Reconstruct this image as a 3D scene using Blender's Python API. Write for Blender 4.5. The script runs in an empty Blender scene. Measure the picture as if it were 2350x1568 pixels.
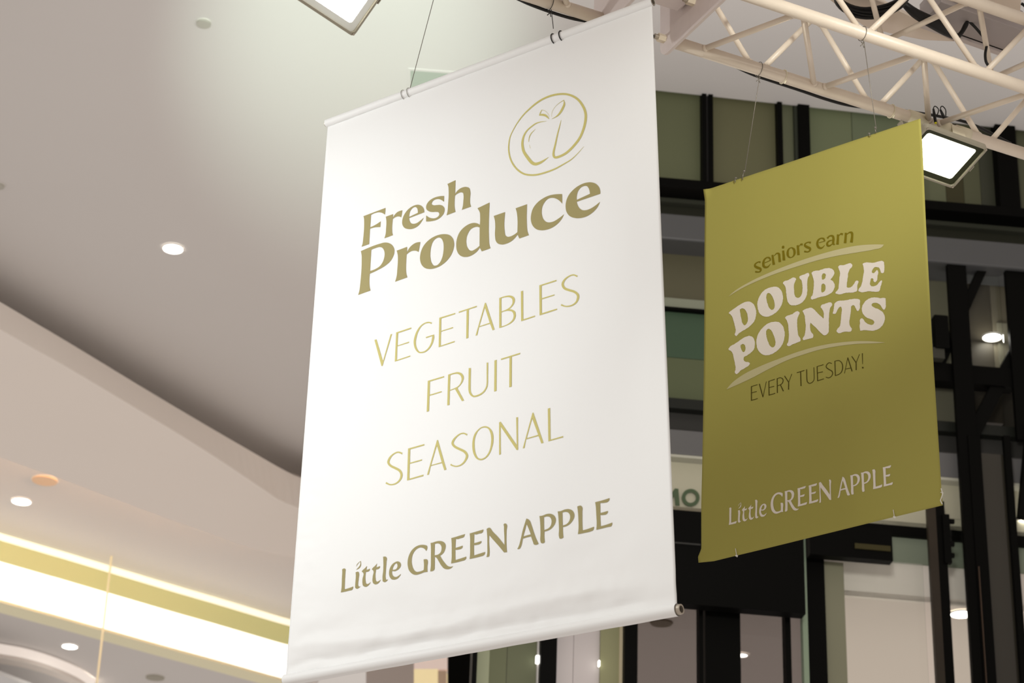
import bpy, bmesh, math, random
import numpy as np
from mathutils import Vector, noise
from mathutils.geometry import tessellate_polygon

scene = bpy.context.scene
COL = scene.collection
random.seed(7)

# ------------------------------------------------------------------ camera
W, H, F = 2350.0, 1568.0, 5200.0
CAM = np.array([0.0, 0.0, 1.6])
PITCH, ROLL = math.radians(26.0), math.radians(2.0)
_r = np.array([1.0, 0, 0]); _f = np.array([0, math.cos(PITCH), math.sin(PITCH)])
_u = np.cross(_r, _f)
CR = math.cos(ROLL) * _r + math.sin(ROLL) * _u
CU = -math.sin(ROLL) * _r + math.cos(ROLL) * _u
CF = _f
cam_data = bpy.data.cameras.new('camera')
cam = bpy.data.objects.new('camera', cam_data)
COL.objects.link(cam)
from mathutils import Matrix
cam.matrix_world = Matrix(((CR[0], CU[0], -CF[0], CAM[0]), (CR[1], CU[1], -CF[1], CAM[1]),
                           (CR[2], CU[2], -CF[2], CAM[2]), (0, 0, 0, 1)))
cam_data.sensor_width = 36.0
cam_data.lens = F / W * 36.0
cam_data.clip_end = 300
cam_data.dof.use_dof = True
cam_data.dof.focus_distance = 8.4
cam_data.dof.aperture_fstop = 5.0
scene.camera = cam

# ------------------------------------------------------------------ ambient light of the hall, exposure
world = bpy.data.worlds.new('world'); scene.world = world
world.use_nodes = True
bg = world.node_tree.nodes['Background']
bg.inputs['Color'].default_value = (1.0, 0.895, 0.81, 1)
bg.inputs['Strength'].default_value = 0.58
scene.view_settings.view_transform = 'Standard'
scene.view_settings.look = 'None'
scene.view_settings.exposure = 0.0
scene.view_settings.gamma = 1.0
scene.view_settings.use_curve_mapping = False


# ------------------------------------------------------------------ geometry helpers
def A(*v):
    return np.array(v, float)

def ray(x, y):
    return CR * ((x - W / 2) / F) - CU * ((y - H / 2) / F) + CF

def at_z(x, y, z):                       # where the sight line meets a level at height z
    d = ray(x, y); return CAM + d * ((z - CAM[2]) / d[2])

def at_depth(x, y, dep):
    return CAM + ray(x, y) * dep

def at_plane(x, y, P, N):
    d = ray(x, y); return CAM + d * (np.dot(P - CAM, N) / np.dot(d, N))

def unit(v):
    return v / np.linalg.norm(v)

def lin(c):
    c = c / 255.0
    return c / 12.92 if c <= 0.04045 else ((c + 0.055) / 1.055) ** 2.4

def srgb(r, g, b, k=1.0):
    return (min(lin(r) * k, 0.95), min(lin(g) * k, 0.95), min(lin(b) * k, 0.95), 1)

MATS = {}
def mat(name, color, rough=0.6, metal=0.0, spec=0.3, var=0.0, vscale=6.0, bump=0.0, bscale=60.0, emit=None, estr=0.0, coat=0.0):
    if name in MATS: return MATS[name]
    m = bpy.data.materials.new(name); m.use_nodes = True
    nt = m.node_tree; b = nt.nodes['Principled BSDF']
    b.inputs['Base Color'].default_value = color
    b.inputs['Roughness'].default_value = rough
    b.inputs['Metallic'].default_value = metal
    b.inputs['Specular IOR Level'].default_value = spec
    b.inputs['Coat Weight'].default_value = coat
    if var > 0 or bump > 0:
        tc = nt.nodes.new('ShaderNodeTexCoord')
        if var > 0:
            n = nt.nodes.new('ShaderNodeTexNoise'); n.inputs['Scale'].default_value = vscale
            n.inputs['Detail'].default_value = 4
            nt.links.new(tc.outputs['Object'], n.inputs['Vector'])
            mx = nt.nodes.new('ShaderNodeMix'); mx.data_type = 'RGBA'
            lo = tuple(c * (1 - var) for c in color[:3]) + (1,)
            hi = tuple(min(c * (1 + var), 1) for c in color[:3]) + (1,)
            mx.inputs[6].default_value = lo; mx.inputs[7].default_value = hi
            nt.links.new(n.outputs['Fac'], mx.inputs[0])
            nt.links.new(mx.outputs[2], b.inputs['Base Color'])
        if bump > 0:
            n2 = nt.nodes.new('ShaderNodeTexNoise'); n2.inputs['Scale'].default_value = bscale
            nt.links.new(tc.outputs['Object'], n2.inputs['Vector'])
            bp = nt.nodes.new('ShaderNodeBump'); bp.inputs['Strength'].default_value = bump
            bp.inputs['Distance'].default_value = 0.01
            nt.links.new(n2.outputs['Fac'], bp.inputs['Height'])
            nt.links.new(bp.outputs['Normal'], b.inputs['Normal'])
    if emit:
        b.inputs['Emission Color'].default_value = emit
        b.inputs['Emission Strength'].default_value = estr
    MATS[name] = m
    return m

def glass_mat(name='pane_glass', col=(0.97, 0.98, 0.97, 1)):
    if name in MATS: return MATS[name]
    m = bpy.data.materials.new(name); m.use_nodes = True
    nt = m.node_tree; nt.nodes.clear()
    o = nt.nodes.new('ShaderNodeOutputMaterial'); mx = nt.nodes.new('ShaderNodeMixShader')
    t = nt.nodes.new('ShaderNodeBsdfTransparent'); g = nt.nodes.new('ShaderNodeBsdfGlossy')
    t.inputs['Color'].default_value = col
    g.inputs['Roughness'].default_value = 0.03
    fr = nt.nodes.new('ShaderNodeFresnel'); fr.inputs['IOR'].default_value = 1.25
    nt.links.new(fr.outputs[0], mx.inputs[0]); nt.links.new(t.outputs[0], mx.inputs[1])
    nt.links.new(g.outputs[0], mx.inputs[2]); nt.links.new(mx.outputs[0], o.inputs[0])
    MATS[name] = m
    return m

def tag(o, label=None, cat=None, group=None, kind=None):
    if label: o['label'] = label
    if cat: o['category'] = cat
    if group: o['group'] = group
    if kind: o['kind'] = kind
    return o

def empty(name, loc, label=None, cat=None, group=None, kind=None):
    o = bpy.data.objects.new(name, None); COL.objects.link(o)
    o.location = Vector(loc); o.empty_display_size = 0.1
    return tag(o, label, cat, group, kind)

class MB:
    """collects vertices and faces in world space and links them as one mesh object"""
    def __init__(s): s.v = []; s.f = []
    def add(s, vs, fs):
        n = len(s.v); s.v += [tuple(map(float, p)) for p in vs]; s.f += [tuple(i + n for i in f) for f in fs]; return s
    def build(s, name, m, parent=None, smooth=False, bevel=0.0):
        vs = np.array(s.v)
        org = np.array(parent.location) if parent is not None and parent.parent is None else None
        c = vs.mean(0) if parent is None else world_loc(parent)
        me = bpy.data.meshes.new(name)
        me.from_pydata([tuple(p) for p in vs - c], [], s.f); me.update()
        if smooth:
            for p in me.polygons: p.use_smooth = True
        if m: me.materials.append(m)
        o = bpy.data.objects.new(name, me); COL.objects.link(o)
        if parent is None: o.location = Vector(c)
        else: o.parent = parent
        if bevel > 0:
            bv = o.modifiers.new('bevel', 'BEVEL'); bv.width = bevel; bv.segments = 2; bv.limit_method = 'ANGLE'
        return o
    # ---- shapes
    def box(s, c, ax, half):
        ax = [unit(np.array(a, float)) for a in ax]; c = np.array(c, float)
        vs = [c + sx * half[0] * ax[0] + sy * half[1] * ax[1] + sz * half[2] * ax[2]
              for sx in (-1, 1) for sy in (-1, 1) for sz in (-1, 1)]
        return s.add(vs, [(0, 1, 3, 2), (4, 6, 7, 5), (0, 4, 5, 1), (2, 3, 7, 6), (0, 2, 6, 4), (1, 5, 7, 3)])
    def prism(s, poly, off):             # polygon extruded by a vector
        n = len(poly); off = np.array(off, float)
        vs = list(poly) + [p + off for p in poly]
        fs = [tuple(range(n))[::-1], tuple(range(n, 2 * n))]
        fs += [(i, (i + 1) % n, n + (i + 1) % n, n + i) for i in range(n)]
        return s.add(vs, fs)
    def tube(s, pts, r, n=10, closed=False, cap=True):
        pts = [np.array(p, float) for p in pts]; m = len(pts)
        rr = r if hasattr(r, '__len__') else [r] * m
        rings = []; pn = None
        for i in range(m):
            a = pts[(i - 1) % m] if (closed or i > 0) else pts[i]
            b = pts[(i + 1) % m] if (closed or i < m - 1) else pts[i]
            t = unit(b - a)
            if pn is None:
                h = A(0, 0, 1) if abs(t[2]) < 0.9 else A(1, 0, 0)
                pn = unit(np.cross(t, h))
            pn = unit(pn - t * np.dot(pn, t)); q = np.cross(t, pn)
            rings.append([pts[i] + rr[i] * (math.cos(k * 2 * math.pi / n) * pn + math.sin(k * 2 * math.pi / n) * q) for k in range(n)])
        vs = [p for g in rings for p in g]; fs = []
        for i in range(m if closed else m - 1):
            j = (i + 1) % m
            fs += [(i * n + k, i * n + (k + 1) % n, j * n + (k + 1) % n, j * n + k) for k in range(n)]
        if cap and not closed:
            fs += [tuple(range(n))[::-1], tuple((m - 1) * n + k for k in range(n))]
        return s.add(vs, fs)
    def strip(s, P, Q):                  # ruled surface between two curves
        n = len(P)
        return s.add(list(P) + list(Q), [(i, i + 1, n + i + 1, n + i) for i in range(n - 1)])

def world_loc(o):
    p = np.zeros(3)
    while o is not None:
        p = p + np.array(o.location); o = o.parent
    return p

def polyline(pts, x):
    return float(np.interp(x, [p[0] for p in pts], [p[1] for p in pts]))

def smooth_line(pts, n):
    """Catmull-Rom resampling of a 2-D/3-D polyline"""
    P = [np.array(p, float) for p in pts]; out = []
    for i in range(len(P) - 1):
        a = P[i - 1] if i > 0 else 2 * P[0] - P[1]; b = P[i]; c = P[i + 1]
        d = P[i + 2] if i + 2 < len(P) else 2 * P[-1] - P[-2]
        for k in range(n):
            t = k / n
            out.append(0.5 * (2 * b + (c - a) * t + (2 * a - 5 * b + 4 * c - d) * t * t + (3 * b - a - 3 * c + d) * t ** 3))
    out.append(P[-1]); return out
# ------------------------------------------------------------------ lettering outlines (drawn for the printed cloths)
# every group: origin x, origin y, drawing scale; outlines: plain points are corners, points ending in s are smooth
FRESH = (820, 400, 7.8333, [
 ["120,760 520,613 510,735 455,703s 390,692s 330,705s 257,738 243,962 300,938s 360,905s 434,856 427,960 370,960s 310,968s 241,988 227,1266 90,1314 108,1255s 118,1170s 133,850s 130,800s"],
 ["525,773 657,727 654,792 690,735s 740,688s 825,659 805,788 775,772s 740,770s 700,783s 652,818 642,1000s 645,1055s 658,1108 504,1164 525,1090s 533,990s 538,870s 534,815s"],
 ["1222,698 950,800 958,850s 985,892s 1030,905s 1085,893s 1150,850s 1215,795 1170,875s 1110,945s 1030,990s 940,1000s 870,978s 830,920s 825,850s 845,770s 890,690s 970,610s 1050,570s 1110,560s 1170,580s 1208,625s",
  "948,780 1107,706 1105,670s 1090,620s 1060,602s 1010,620s 970,670s 955,720s"],
 ["1580,405 1577,510 1530,477s 1470,460s 1410,472s 1365,510s 1357,550s 1390,570s 1450,568s 1510,567s 1560,585s 1590,640s 1580,710s 1530,780s 1450,835s 1350,860s 1258,865 1258,756 1310,790s 1370,808s 1430,803s 1480,770s 1497,730s 1480,700s 1440,692s 1370,694s 1310,682s 1262,640s 1258,580s 1290,515s 1360,455s 1450,418s 1520,406s"],
 ["1638,188 1783,120 1777,370 1820,310s 1890,260s 1975,242s 2030,262s 2050,320s 2047,470s 2050,540s 2067,598 1902,658 1920,590s 1928,500s 1930,390s 1922,355s 1885,340s 1835,355s 1775,400 1771,590s 1776,640s 1788,693 1628,755 1645,680s 1652,580s 1660,290s 1656,240s"]])
PRO = (815, 500, 7.8333, [
 ["117,608 470,475s 540,458s 610,462s 680,500s 722,570s 725,640s 700,720s 640,810s 540,890s 440,945s 281,1018 274,1180s 280,1255s 295,1320 70,1398 95,1310s 106,1220s 134,770s 132,690s",
  "306,585 400,550s 455,538s 500,548s 535,590s 550,660s 540,740s 510,820s 460,885s 400,925s 287,968"],
 ["769,605 957,538 955,640 990,570s 1050,505s 1110,468s 1197,452 1165,632 1125,612s 1075,608s 1020,622s 950,675 940,930s 943,1000s 963,1088 743,1166 772,1060s 782,950s 792,760s 788,680s"],
 ["1640,312s 1720,328s 1780,385s 1808,470s 1800,570s 1760,680s 1690,780s 1600,860s 1500,915s 1390,940s 1290,925s 1225,865s 1195,770s 1200,670s 1235,560s 1310,455s 1420,370s 1540,322s",
  "1535,373s 1575,390s 1605,440s 1620,530s 1615,640s 1590,750s 1545,835s 1490,877s 1445,877s 1405,830s 1382,740s 1380,640s 1395,530s 1430,440s 1480,390s"]])
DU = (1040, 430, 7.4667, [
 ["440,375 645,275 640,900s 645,980s 665,1065 518,1118 485,1055 440,1115s 380,1165s 300,1205s 230,1215s 150,1190s 95,1110s 80,1000s 95,890s 150,770s 230,690s 320,640s 390,628s 440,637s 483,662 486,520s 480,450s",
  "480,708 440,695s 390,702s 330,735s 285,800s 258,880s 253,970s 275,1055s 310,1098s 350,1107s 400,1085s 480,1022"],
 ["718,508 912,440 910,790s 920,840s 955,865s 1000,862s 1060,835s 1125,785 1122,520s 1113,450s 1092,375 1287,305 1287,680s 1293,750s 1320,838 1160,895 1140,855s 1128,825 1080,890s 1010,950s 930,987s 860,1000s 790,980s 755,930s 745,870s 745,650s 738,580s"]])
CE = (1200, 400, 10.453, [
 ["967,497 972,728 890,645s 810,602s 720,588s 630,612s 560,680s 500,790s 480,910s 490,1010s 530,1110s 590,1165s 660,1180s 760,1160s 880,1090s 1015,985 970,1080s 880,1195s 760,1290s 620,1350s 480,1370s 360,1345s 270,1260s 225,1130s 228,1000s 270,850s 370,710s 520,595s 680,525s 820,502s"],
 ["1880,487 1320,682 1340,760s 1390,840s 1460,882s 1530,885s 1640,850s 1760,775s 1875,680 1820,800s 1720,920s 1580,1020s 1430,1070s 1290,1075s 1160,1030s 1080,930s 1055,800s 1070,660s 1130,520s 1250,380s 1400,275s 1550,220s 1660,213s 1770,245s 1850,330s 1878,420s",
  "1318,638 1635,488 1625,420s 1600,350s 1555,303s 1500,300s 1430,330s 1360,410s 1325,510s"]])
# strokes: x,y,width along the line
LOGO = (1155, 205, 7.4667, [
 "1395,990,3 1290,1110,9 1180,1215,15 1050,1295,19 900,1378,24 750,1435,27 600,1475,29 480,1482,30 370,1462,30 270,1400,29 190,1310,27 135,1200,25 108,1080,23 105,960,20 125,830,16 175,710,13 250,580,15 350,445,19 460,335,24 580,235,28 700,162,30 830,112,32 960,88,33 1080,88,34 1190,120,36 1290,185,38 1370,290,40 1415,400,42 1422,510,42 1395,660,40 1330,830,38 1230,970,38 1110,1090,38 1010,1150,38 930,1178,40 890,1172,38 874,1130,36 880,1060,32 905,950,26 940,780,20 975,640,14 1000,535,4",
 "750,555,3 650,565,12 570,590,18 490,645,20 410,720,22 360,810,28 340,900,36 340,980,40 365,1080,46 430,1180,52 500,1265,54 560,1292,52 620,1280,44 690,1245,32 790,1175,4",
 "563,685,2 490,760,12 455,830,12 445,910,6", "457,960,3 475,1020,5",
 "1045,190,10 960,245,6 890,310,4 850,380,4 835,440,3 836,480,3",
 "1045,190,4 1052,260,30 1025,330,36 980,410,32 920,470,18 840,515,4",
 "665,358,8 640,410,14 625,455,12", "622,452,10 670,442,34 730,455,36 770,490,22 793,518,4",
 "665,358,8 720,375,5 770,420,4 798,480,3"])
VEGET = (850, 680, 9.0385, [
 ["107,922 150,910 285,1362 447,806 477,801 275,1463 255,1465"],
 ["563,770 878,668 880,695 603,785 592,1040 832,962 830,985 588,1057 577,1340 860,1248 857,1272 535,1375"],
 ["1465,470 1797,370 1797,395 1505,487 1500,742 1750,662 1748,685 1500,760 1493,1047 1783,950 1783,975 1450,1080"],
 ["1870,345 2242,222 2240,248 2078,300 2066,885 2022,902 2032,315 1870,370"]])
VEGET_S = (850, 680, 9.0385, ["1305,582,30 1235,566,26 1150,590,22 1070,655,26 1000,770,36 960,900,44 952,1000,44 975,1100,40 1030,1175,32 1090,1187,26 1170,1165,26 1250,1095,28 1310,990,36 1335,880,44 1338,830,36",
 "1185,880,22 1355,825,18"])
ABLE = (1080, 620, 9.0385, [
 ["332,705 352,703 530,1257 488,1270 437,1135 208,1207 172,1372 137,1383", "330,800 430,1115 215,1187"],
 ["628,603 760,560s 850,550s 920,575s 950,635s 935,710s 890,780s 830,835 900,845s 950,880s 968,950s 945,1040s 880,1115s 790,1165s 625,1225",
  "672,607 770,585s 840,588s 890,620s 903,680s 880,750s 830,805s 760,847s 672,880", "672,900 760,872s 830,868s 895,890s 922,950s 905,1040s 850,1105s 770,1155s 670,1190"],
 ["1075,462 1120,448 1122,1042 1363,962 1362,988 1078,1082"],
 ["1455,337 1808,222 1808,250 1502,348 1503,605 1767,523 1765,545 1505,628 1505,915 1817,815 1817,843 1458,960"]])
ABLE_S = (1080, 620, 9.0385, ["2238,148,34 2160,118,26 2080,140,24 1990,205,32 1942,280,44 1940,340,50 1980,400,50 2070,435,48 2170,465,48 2240,520,50 2250,590,46 2215,680,34 2140,740,28 2050,768,26 1970,765,26 1903,738,36"])
FRUIT = (960, 800, 9.0385, [
 ["230,692 568,593 566,622 275,707 268,980 520,905 517,930 265,1003 255,1318 208,1335"],
 ["653,565 780,525s 860,512s 935,540s 977,610s 960,700s 910,780s 845,842 985,1100 940,1115 795,862 688,900 682,1190 635,1203",
  "697,577 790,550s 850,550s 905,580s 932,645s 915,730s 870,795s 800,838s 690,880"],
 ["1612,270 1658,255 1655,900 1607,917"],
 ["1748,232 2143,108 2140,137 1970,190 1968,812 1918,825 1922,205 1748,260"]])
FRUIT_S = (960, 800, 9.0385, ["1103,428,46 1098,700,46 1098,880,46 1120,960,42 1170,1010,34 1230,1010,32 1320,975,30 1400,910,28 1450,820,28 1464,730,28 1465,600,28 1466,315,32"])
SEAS = (870, 960, 9.5042, [
 ["665,682 1022,583 1022,613 712,700 703,990 967,917 965,943 700,1015 690,1337 1000,1248 997,1280 640,1378"],
 ["1300,497 1320,497 1502,1140 1455,1155 1407,998 1160,1063 1117,1250 1078,1257", "1297,615 1400,978 1168,1042"]])
SEAS_S = (870, 960, 9.5042, [
 "535,790,38 450,760,30 360,790,26 280,860,36 238,940,46 236,1000,48 290,1060,50 380,1105,52 470,1155,52 515,1230,50 505,1320,42 450,1400,32 370,1450,28 270,1465,28 175,1425,38",
 "1957,385,36 1880,352,28 1790,375,26 1700,450,34 1648,530,46 1645,590,50 1700,650,52 1800,700,52 1890,745,54 1945,810,52 1945,880,46 1890,980,34 1810,1045,28 1720,1070,26 1640,1055,28 1595,1030,36"])
ONAL = (1070, 930, 9.5042, [
 ["445,482s 520,500s 590,570s 625,680s 628,800s 600,940s 550,1070s 470,1170s 390,1215s 330,1222s 260,1190s 205,1110s 175,1000s 168,900s 180,770s 220,650s 290,560s 370,500s",
  "440,512s 510,535s 555,610s 578,720s 575,850s 550,980s 500,1090s 430,1165s 350,1190s 300,1175s 255,1110s 225,1000s 218,880s 225,760s 260,650s 320,560s 385,518s"],
 ["752,400 785,382 1132,890 1122,290 1160,282 1160,995 1130,1000 783,485 787,1090 750,1105"],
 ["1475,185 1495,182 1712,838 1665,855 1605,690 1335,765 1300,950 1262,965", "1468,310 1597,665 1348,740"],
 ["1807,95 1857,78 1865,770 2135,688 2137,718 1817,808"]])
MARK1 = (775, 1210, 8.7037, [
 ["97,850 120,836s 150,833s 167,850 160,960 147,1248 230,1225s 318,1192 312,1230s 300,1252s 230,1275s 70,1310 82,1250s 95,1000s 100,890s"],
 ["368,912 395,898s 425,900s 435,925s 430,1030s 418,1130s 420,1175s 435,1195s 468,1180 430,1220s 390,1238s 362,1220s 360,1170s 370,1050s 372,950s"],
 ["470,685 478,740s 462,800s 420,840s 375,862 405,830s 440,790s 462,740s 460,705s 420,735s 395,770s 383,800 390,760s 415,725s"],
 ["595,780 588,820s 582,858 600,855s 652,835 645,870s 620,892s 572,900 566,1080s 575,1125s 600,1142s 635,1130s 673,1098 640,1150s 605,1185s 560,1197s 520,1180s 505,1130s 505,1050s 516,915s 490,895 510,865s 555,825s"],
 ["795,730 788,770s 780,808 800,803s 853,783 848,815s 820,842s 775,850 766,1035s 775,1075s 800,1095s 830,1083s 873,1050 845,1098s 805,1138s 762,1150s 722,1130s 705,1085s 708,1000s 716,870s 690,850 712,818s 755,780s"],
 ["918,600 940,595s 970,597s 987,615s 983,700s 970,900s 968,1020s 975,1050s 990,1057s 1018,1045 980,1090s 945,1105s 912,1090s 906,1050s 920,850s 922,680s"],
 ["1100,880 1095,915s 1105,960s 1130,990s 1175,1002s 1220,980s 1275,937 1245,990s 1200,1035s 1140,1055s 1085,1047s 1050,1000s 1035,930s 1045,850s 1090,760s 1150,710s 1210,692s 1255,710s 1272,760s 1250,820s 1200,865s 1140,887s",
  "1102,857 1125,790s 1160,740s 1185,730s 1203,760s 1200,805s 1175,845s 1140,858s"],
 ["1780,485 1755,450s 1710,422s 1660,415s 1600,440s 1540,500s 1500,590s 1488,690s 1500,780s 1530,855s 1575,895s 1640,893s 1725,860 1733,770s 1726,655 1765,648s 1800,655s 1810,690s 1800,790s 1800,900 1740,905s 1660,935s 1570,957s 1510,945s 1440,880s 1410,780s 1410,670s 1440,560s 1510,450s 1600,385s 1690,362s 1760,368s 1800,385s 1805,420s"],
 ["1872,325 1900,322s 1980,297s 2060,287s 2130,305s 2170,360s 2165,440s 2130,520s 2062,580 2100,650s 2150,720s 2200,775s 2250,797s 2317,787 2270,830s 2200,848s 2140,835s 2085,780s 2030,690s 1985,620s 1952,602 1946,790s 1940,850s 1910,880s 1855,888 1868,800s 1875,600s 1876,400s",
  "1955,345 2000,335s 2050,345s 2085,390s 2090,450s 2065,520s 2010,560s 1947,570"]])
MARK2 = (1000, 1170, 11.190, [
 ["422,742 530,715s 640,680s 772,640 760,685s 735,720s 660,745s 575,768s 537,762 527,995 610,970s 715,935 708,980s 690,1005s 600,1038s 525,1045 525,1305 640,1270s 805,1215 800,1260s 770,1300s 680,1330s 412,1392 425,1300s 432,1050s 430,850s"],
 ["895,625 1010,592s 1120,560s 1250,522 1240,570s 1215,605s 1130,630s 1050,650s 1012,640 1005,875 1090,852s 1195,817 1188,860s 1165,885s 1080,915s 1003,922 1003,1187 1130,1145s 1285,1095 1280,1140s 1250,1180s 1150,1215s 887,1278 900,1180s 905,950s 905,740s"],
 ["1330,510 1375,483s 1415,480s 1435,500s 1480,565s 1600,690s 1780,915 1782,750s 1775,550s 1770,420s 1763,395 1785,372s 1815,367s 1838,385s 1838,550s 1830,800s 1833,980s 1840,1100 1765,1105 1650,960s 1500,790s 1395,665 1390,850s 1400,1050s 1398,1150s 1385,1210s 1320,1225 1338,1150s 1345,950s 1345,700s 1335,560s"]])
MARK3 = (1180, 1130, 9.7917, [
 ["290,602 335,618s 370,655s 400,730s 440,860s 490,1010s 560,1165 490,1190s 455,1180s 435,1130s 390,1000 300,1020s 205,1050 185,1150s 160,1230s 130,1275s 78,1283 110,1220s 150,1090s 210,850s 265,680s", "295,725 340,830s 385,955 300,975s 215,1003 240,920s"],
 ["583,545 650,535s 740,500s 820,492s 890,515s 940,580s 945,660s 915,740s 850,820s 770,870s 693,890 690,1000s 700,1130 650,1155s 615,1145s 603,1110s 603,950s 600,750s 592,620s", "683,570 760,552s 815,568s 850,630s 850,700s 820,780s 760,830s 685,855"],
 ["990,440 1060,430s 1150,395s 1230,385s 1300,405s 1350,465s 1362,540s 1330,630s 1270,710s 1190,765s 1105,790 1107,900s 1117,1020 1070,1050s 1035,1048s 1020,1010s 1018,850s 1010,640s 1000,510s", "1095,465 1170,448s 1225,465s 1262,520s 1265,590s 1235,670s 1180,725s 1100,752"],
 ["1427,328 1470,310s 1510,308s 1535,335s 1538,450s 1538,650s 1545,862 1650,832s 1797,778 1795,820s 1780,855s 1720,885s 1600,915s 1440,948 1452,850s 1450,600s 1440,430s"],
 ["1828,228 1940,200s 2050,168s 2150,135 2140,185s 2110,220s 2030,242s 1940,247 1942,470 2000,455s 2110,423 2105,465s 2085,492s 2000,515s 1940,518 1950,765 2050,740s 2205,683 2203,730s 2185,762s 2100,785s 1850,848 1858,740s 1850,500s 1840,320s"]])
SENIORS_S = (1720, 520, 9.0385, [
 "255,757,34 210,752,20 150,790,30 142,838,42 190,868,50 250,892,46 260,930,36 225,960,24 145,955,32",
 "345,772,14 468,717,14", "466,718,22 445,672,34 395,660,22 340,700,34 316,770,46 325,840,48 370,865,40 420,848,26 468,790,6",
 "506,608,40 520,720,44 535,812,52", "540,625,12 595,575,24 640,590,44 650,660,44 660,755,50",
 "726,518,44 738,620,48 745,722,56", "700,445,30 710,445,50 725,445,58 740,445,50 750,445,30",
 "1028,408,44 1038,510,46 1045,610,54", "1055,435,10 1092,388,26 1130,392,44",
 "1300,352,40 1240,345,20 1185,375,28 1180,415,44 1225,445,50 1280,470,46 1285,510,36 1240,545,24 1165,535,32",
 "1470,355,12 1595,320,12", "1592,322,24 1565,272,34 1510,262,22 1455,300,36 1435,370,46 1455,440,46 1505,468,36 1550,450,22 1590,405,6",
 "1642,262,38 1690,215,24 1750,215,40 1770,270,46 1765,370,44 1800,395,20", "1750,300,14 1680,320,26 1640,370,40 1655,415,40 1700,415,28 1755,370,14",
 "1862,183,44 1860,290,46 1852,392,54", "1882,212,10 1922,168,26 1962,182,44",
 "2025,148,44 2020,260,46 2010,362,54", "2042,182,12 2100,140,26 2148,150,46 2155,230,46 2140,348,58"])
SENIORS = (1720, 520, 9.0385, [["915,450s 965,475s 988,540s 975,610s 920,660s 865,672s 815,640s 797,570s 815,500s 860,460s", "890,465s 925,490s 940,550s 930,620s 890,655s 860,640s 845,580s 850,510s"]])
DP1 = (1660, 700, 11.19, [
 ["155,222 190,185s 300,110s 430,25s 560,-45s 700,-65s 800,-10s 860,100s 880,220s 860,360s 800,480s 700,580s 560,665s 420,750s 340,812s 315,775s 340,680s 320,570s 280,420s 235,295s", "447,135 500,108s 550,112s 600,160s 645,260s 660,350s 650,450s 610,520s 570,540s 530,500s 490,370s 460,220s"],
 ["150,1130 190,1085s 320,1010s 450,925s 580,850s 700,815s 790,850s 835,930s 845,1040s 820,1160s 740,1250s 630,1320s 555,1365s 550,1420s 600,1480s 680,1490s 712,1520s 690,1570s 600,1630s 470,1705s 350,1790s 318,1760s 335,1660s 320,1520s 285,1370s 245,1235s 215,1195s 155,1165s", "470,1060s 520,1020s 575,1050s 597,1110s 590,1180s 545,1232s 505,1195s 480,1130s"],
 ["1370,460s 1470,475s 1560,550s 1615,680s 1628,800s 1600,970s 1520,1120s 1400,1230s 1270,1300s 1140,1320s 1030,1290s 940,1200s 890,1060s 888,920s 930,780s 1020,640s 1130,540s 1250,480s", "1205,640s 1260,670s 1320,770s 1365,880s 1388,1000s 1370,1080s 1310,1120s 1255,1090s 1200,990s 1160,880s 1140,760s 1150,680s"],
 ["1635,365 1665,325s 1800,280s 1985,205s 2012,235s 1985,310s 1955,400s 1952,560s 1965,700s 1980,810s 2040,920s 2040,960s 1980,990s 1850,1040s 1710,1088s 1688,1065s 1720,980s 1738,850s 1725,650s 1705,500s 1675,425s"]])
DP2 = (1660, 595, 11.19, [
 ["1340,735s 1440,745s 1520,820s 1570,940s 1575,1080s 1530,1230s 1440,1360s 1320,1450s 1200,1500s 1090,1500s 990,1440s 930,1330s 910,1200s 930,1060s 1000,920s 1110,810s 1230,755s", "1190,893s 1240,910s 1300,990s 1345,1100s 1362,1210s 1350,1290s 1295,1332s 1230,1290s 1180,1180s 1150,1070s 1145,960s"],
 ["1572,650 1600,600s 1700,570s 1890,508s 1910,530s 1895,590s 1865,670s 1865,850s 1885,960s 1920,1015s 1960,1028s 2020,1005s 2065,920s 2080,800s 2070,660s 2045,570s 2000,520s 2000,480s 2040,450s 2130,420s 2230,385s 2252,420s 2215,510s 2200,640s 2205,830s 2190,960s 2120,1100s 2000,1190s 1880,1220s 1780,1210s 1710,1140s 1680,1040s 1660,900s 1640,750s 1615,700s"]])
DP3 = (1850, 575, 11.19, [
 ["178,610 210,580s 400,535s 540,490s 660,485s 730,520s 768,590s 750,670s 668,782 740,830s 780,920s 765,1020s 700,1120s 590,1185s 420,1230s 210,1298 172,1270s 175,1240s 215,1170s 235,1050s 235,780s 215,700s", "465,640s 500,618s 540,640s 545,700s 520,755s 465,780s 450,720s", "447,905s 480,885s 530,910s 548,990s 530,1065s 450,1107s 438,1050s 440,980s"],
 ["862,450 890,420s 1000,405s 1210,375s 1225,430s 1160,510s 1125,600s 1110,750s 1090,900s 1095,970s 1140,988s 1210,960s 1270,890s 1340,800s 1375,810s 1360,920s 1330,1085s 1290,1100s 1080,1120s 850,1153s 805,1130s 810,1100s 860,1050s 885,900s 900,740s 908,580s 880,510s"],
 ["1485,365 1520,345s 1740,340s 2025,325s 2032,380s 2032,540s 2010,600s 1970,600s 1935,545s 1910,475s 1850,450s 1790,455s 1750,500s 1735,600s 1765,605s 1820,560s 1860,525s 1880,560s 1865,680s 1840,810s 1805,842s 1770,815s 1745,745s 1715,740s 1690,800s 1680,900s 1710,940s 1770,945s 1850,910s 1920,830s 1975,790s 1975,850s 1945,950s 1905,1070s 1870,1082s 1650,1075s 1410,1085s 1385,1060s 1400,1010s 1440,960s 1475,850s 1500,700s 1520,550s 1510,450s"]])
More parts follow.
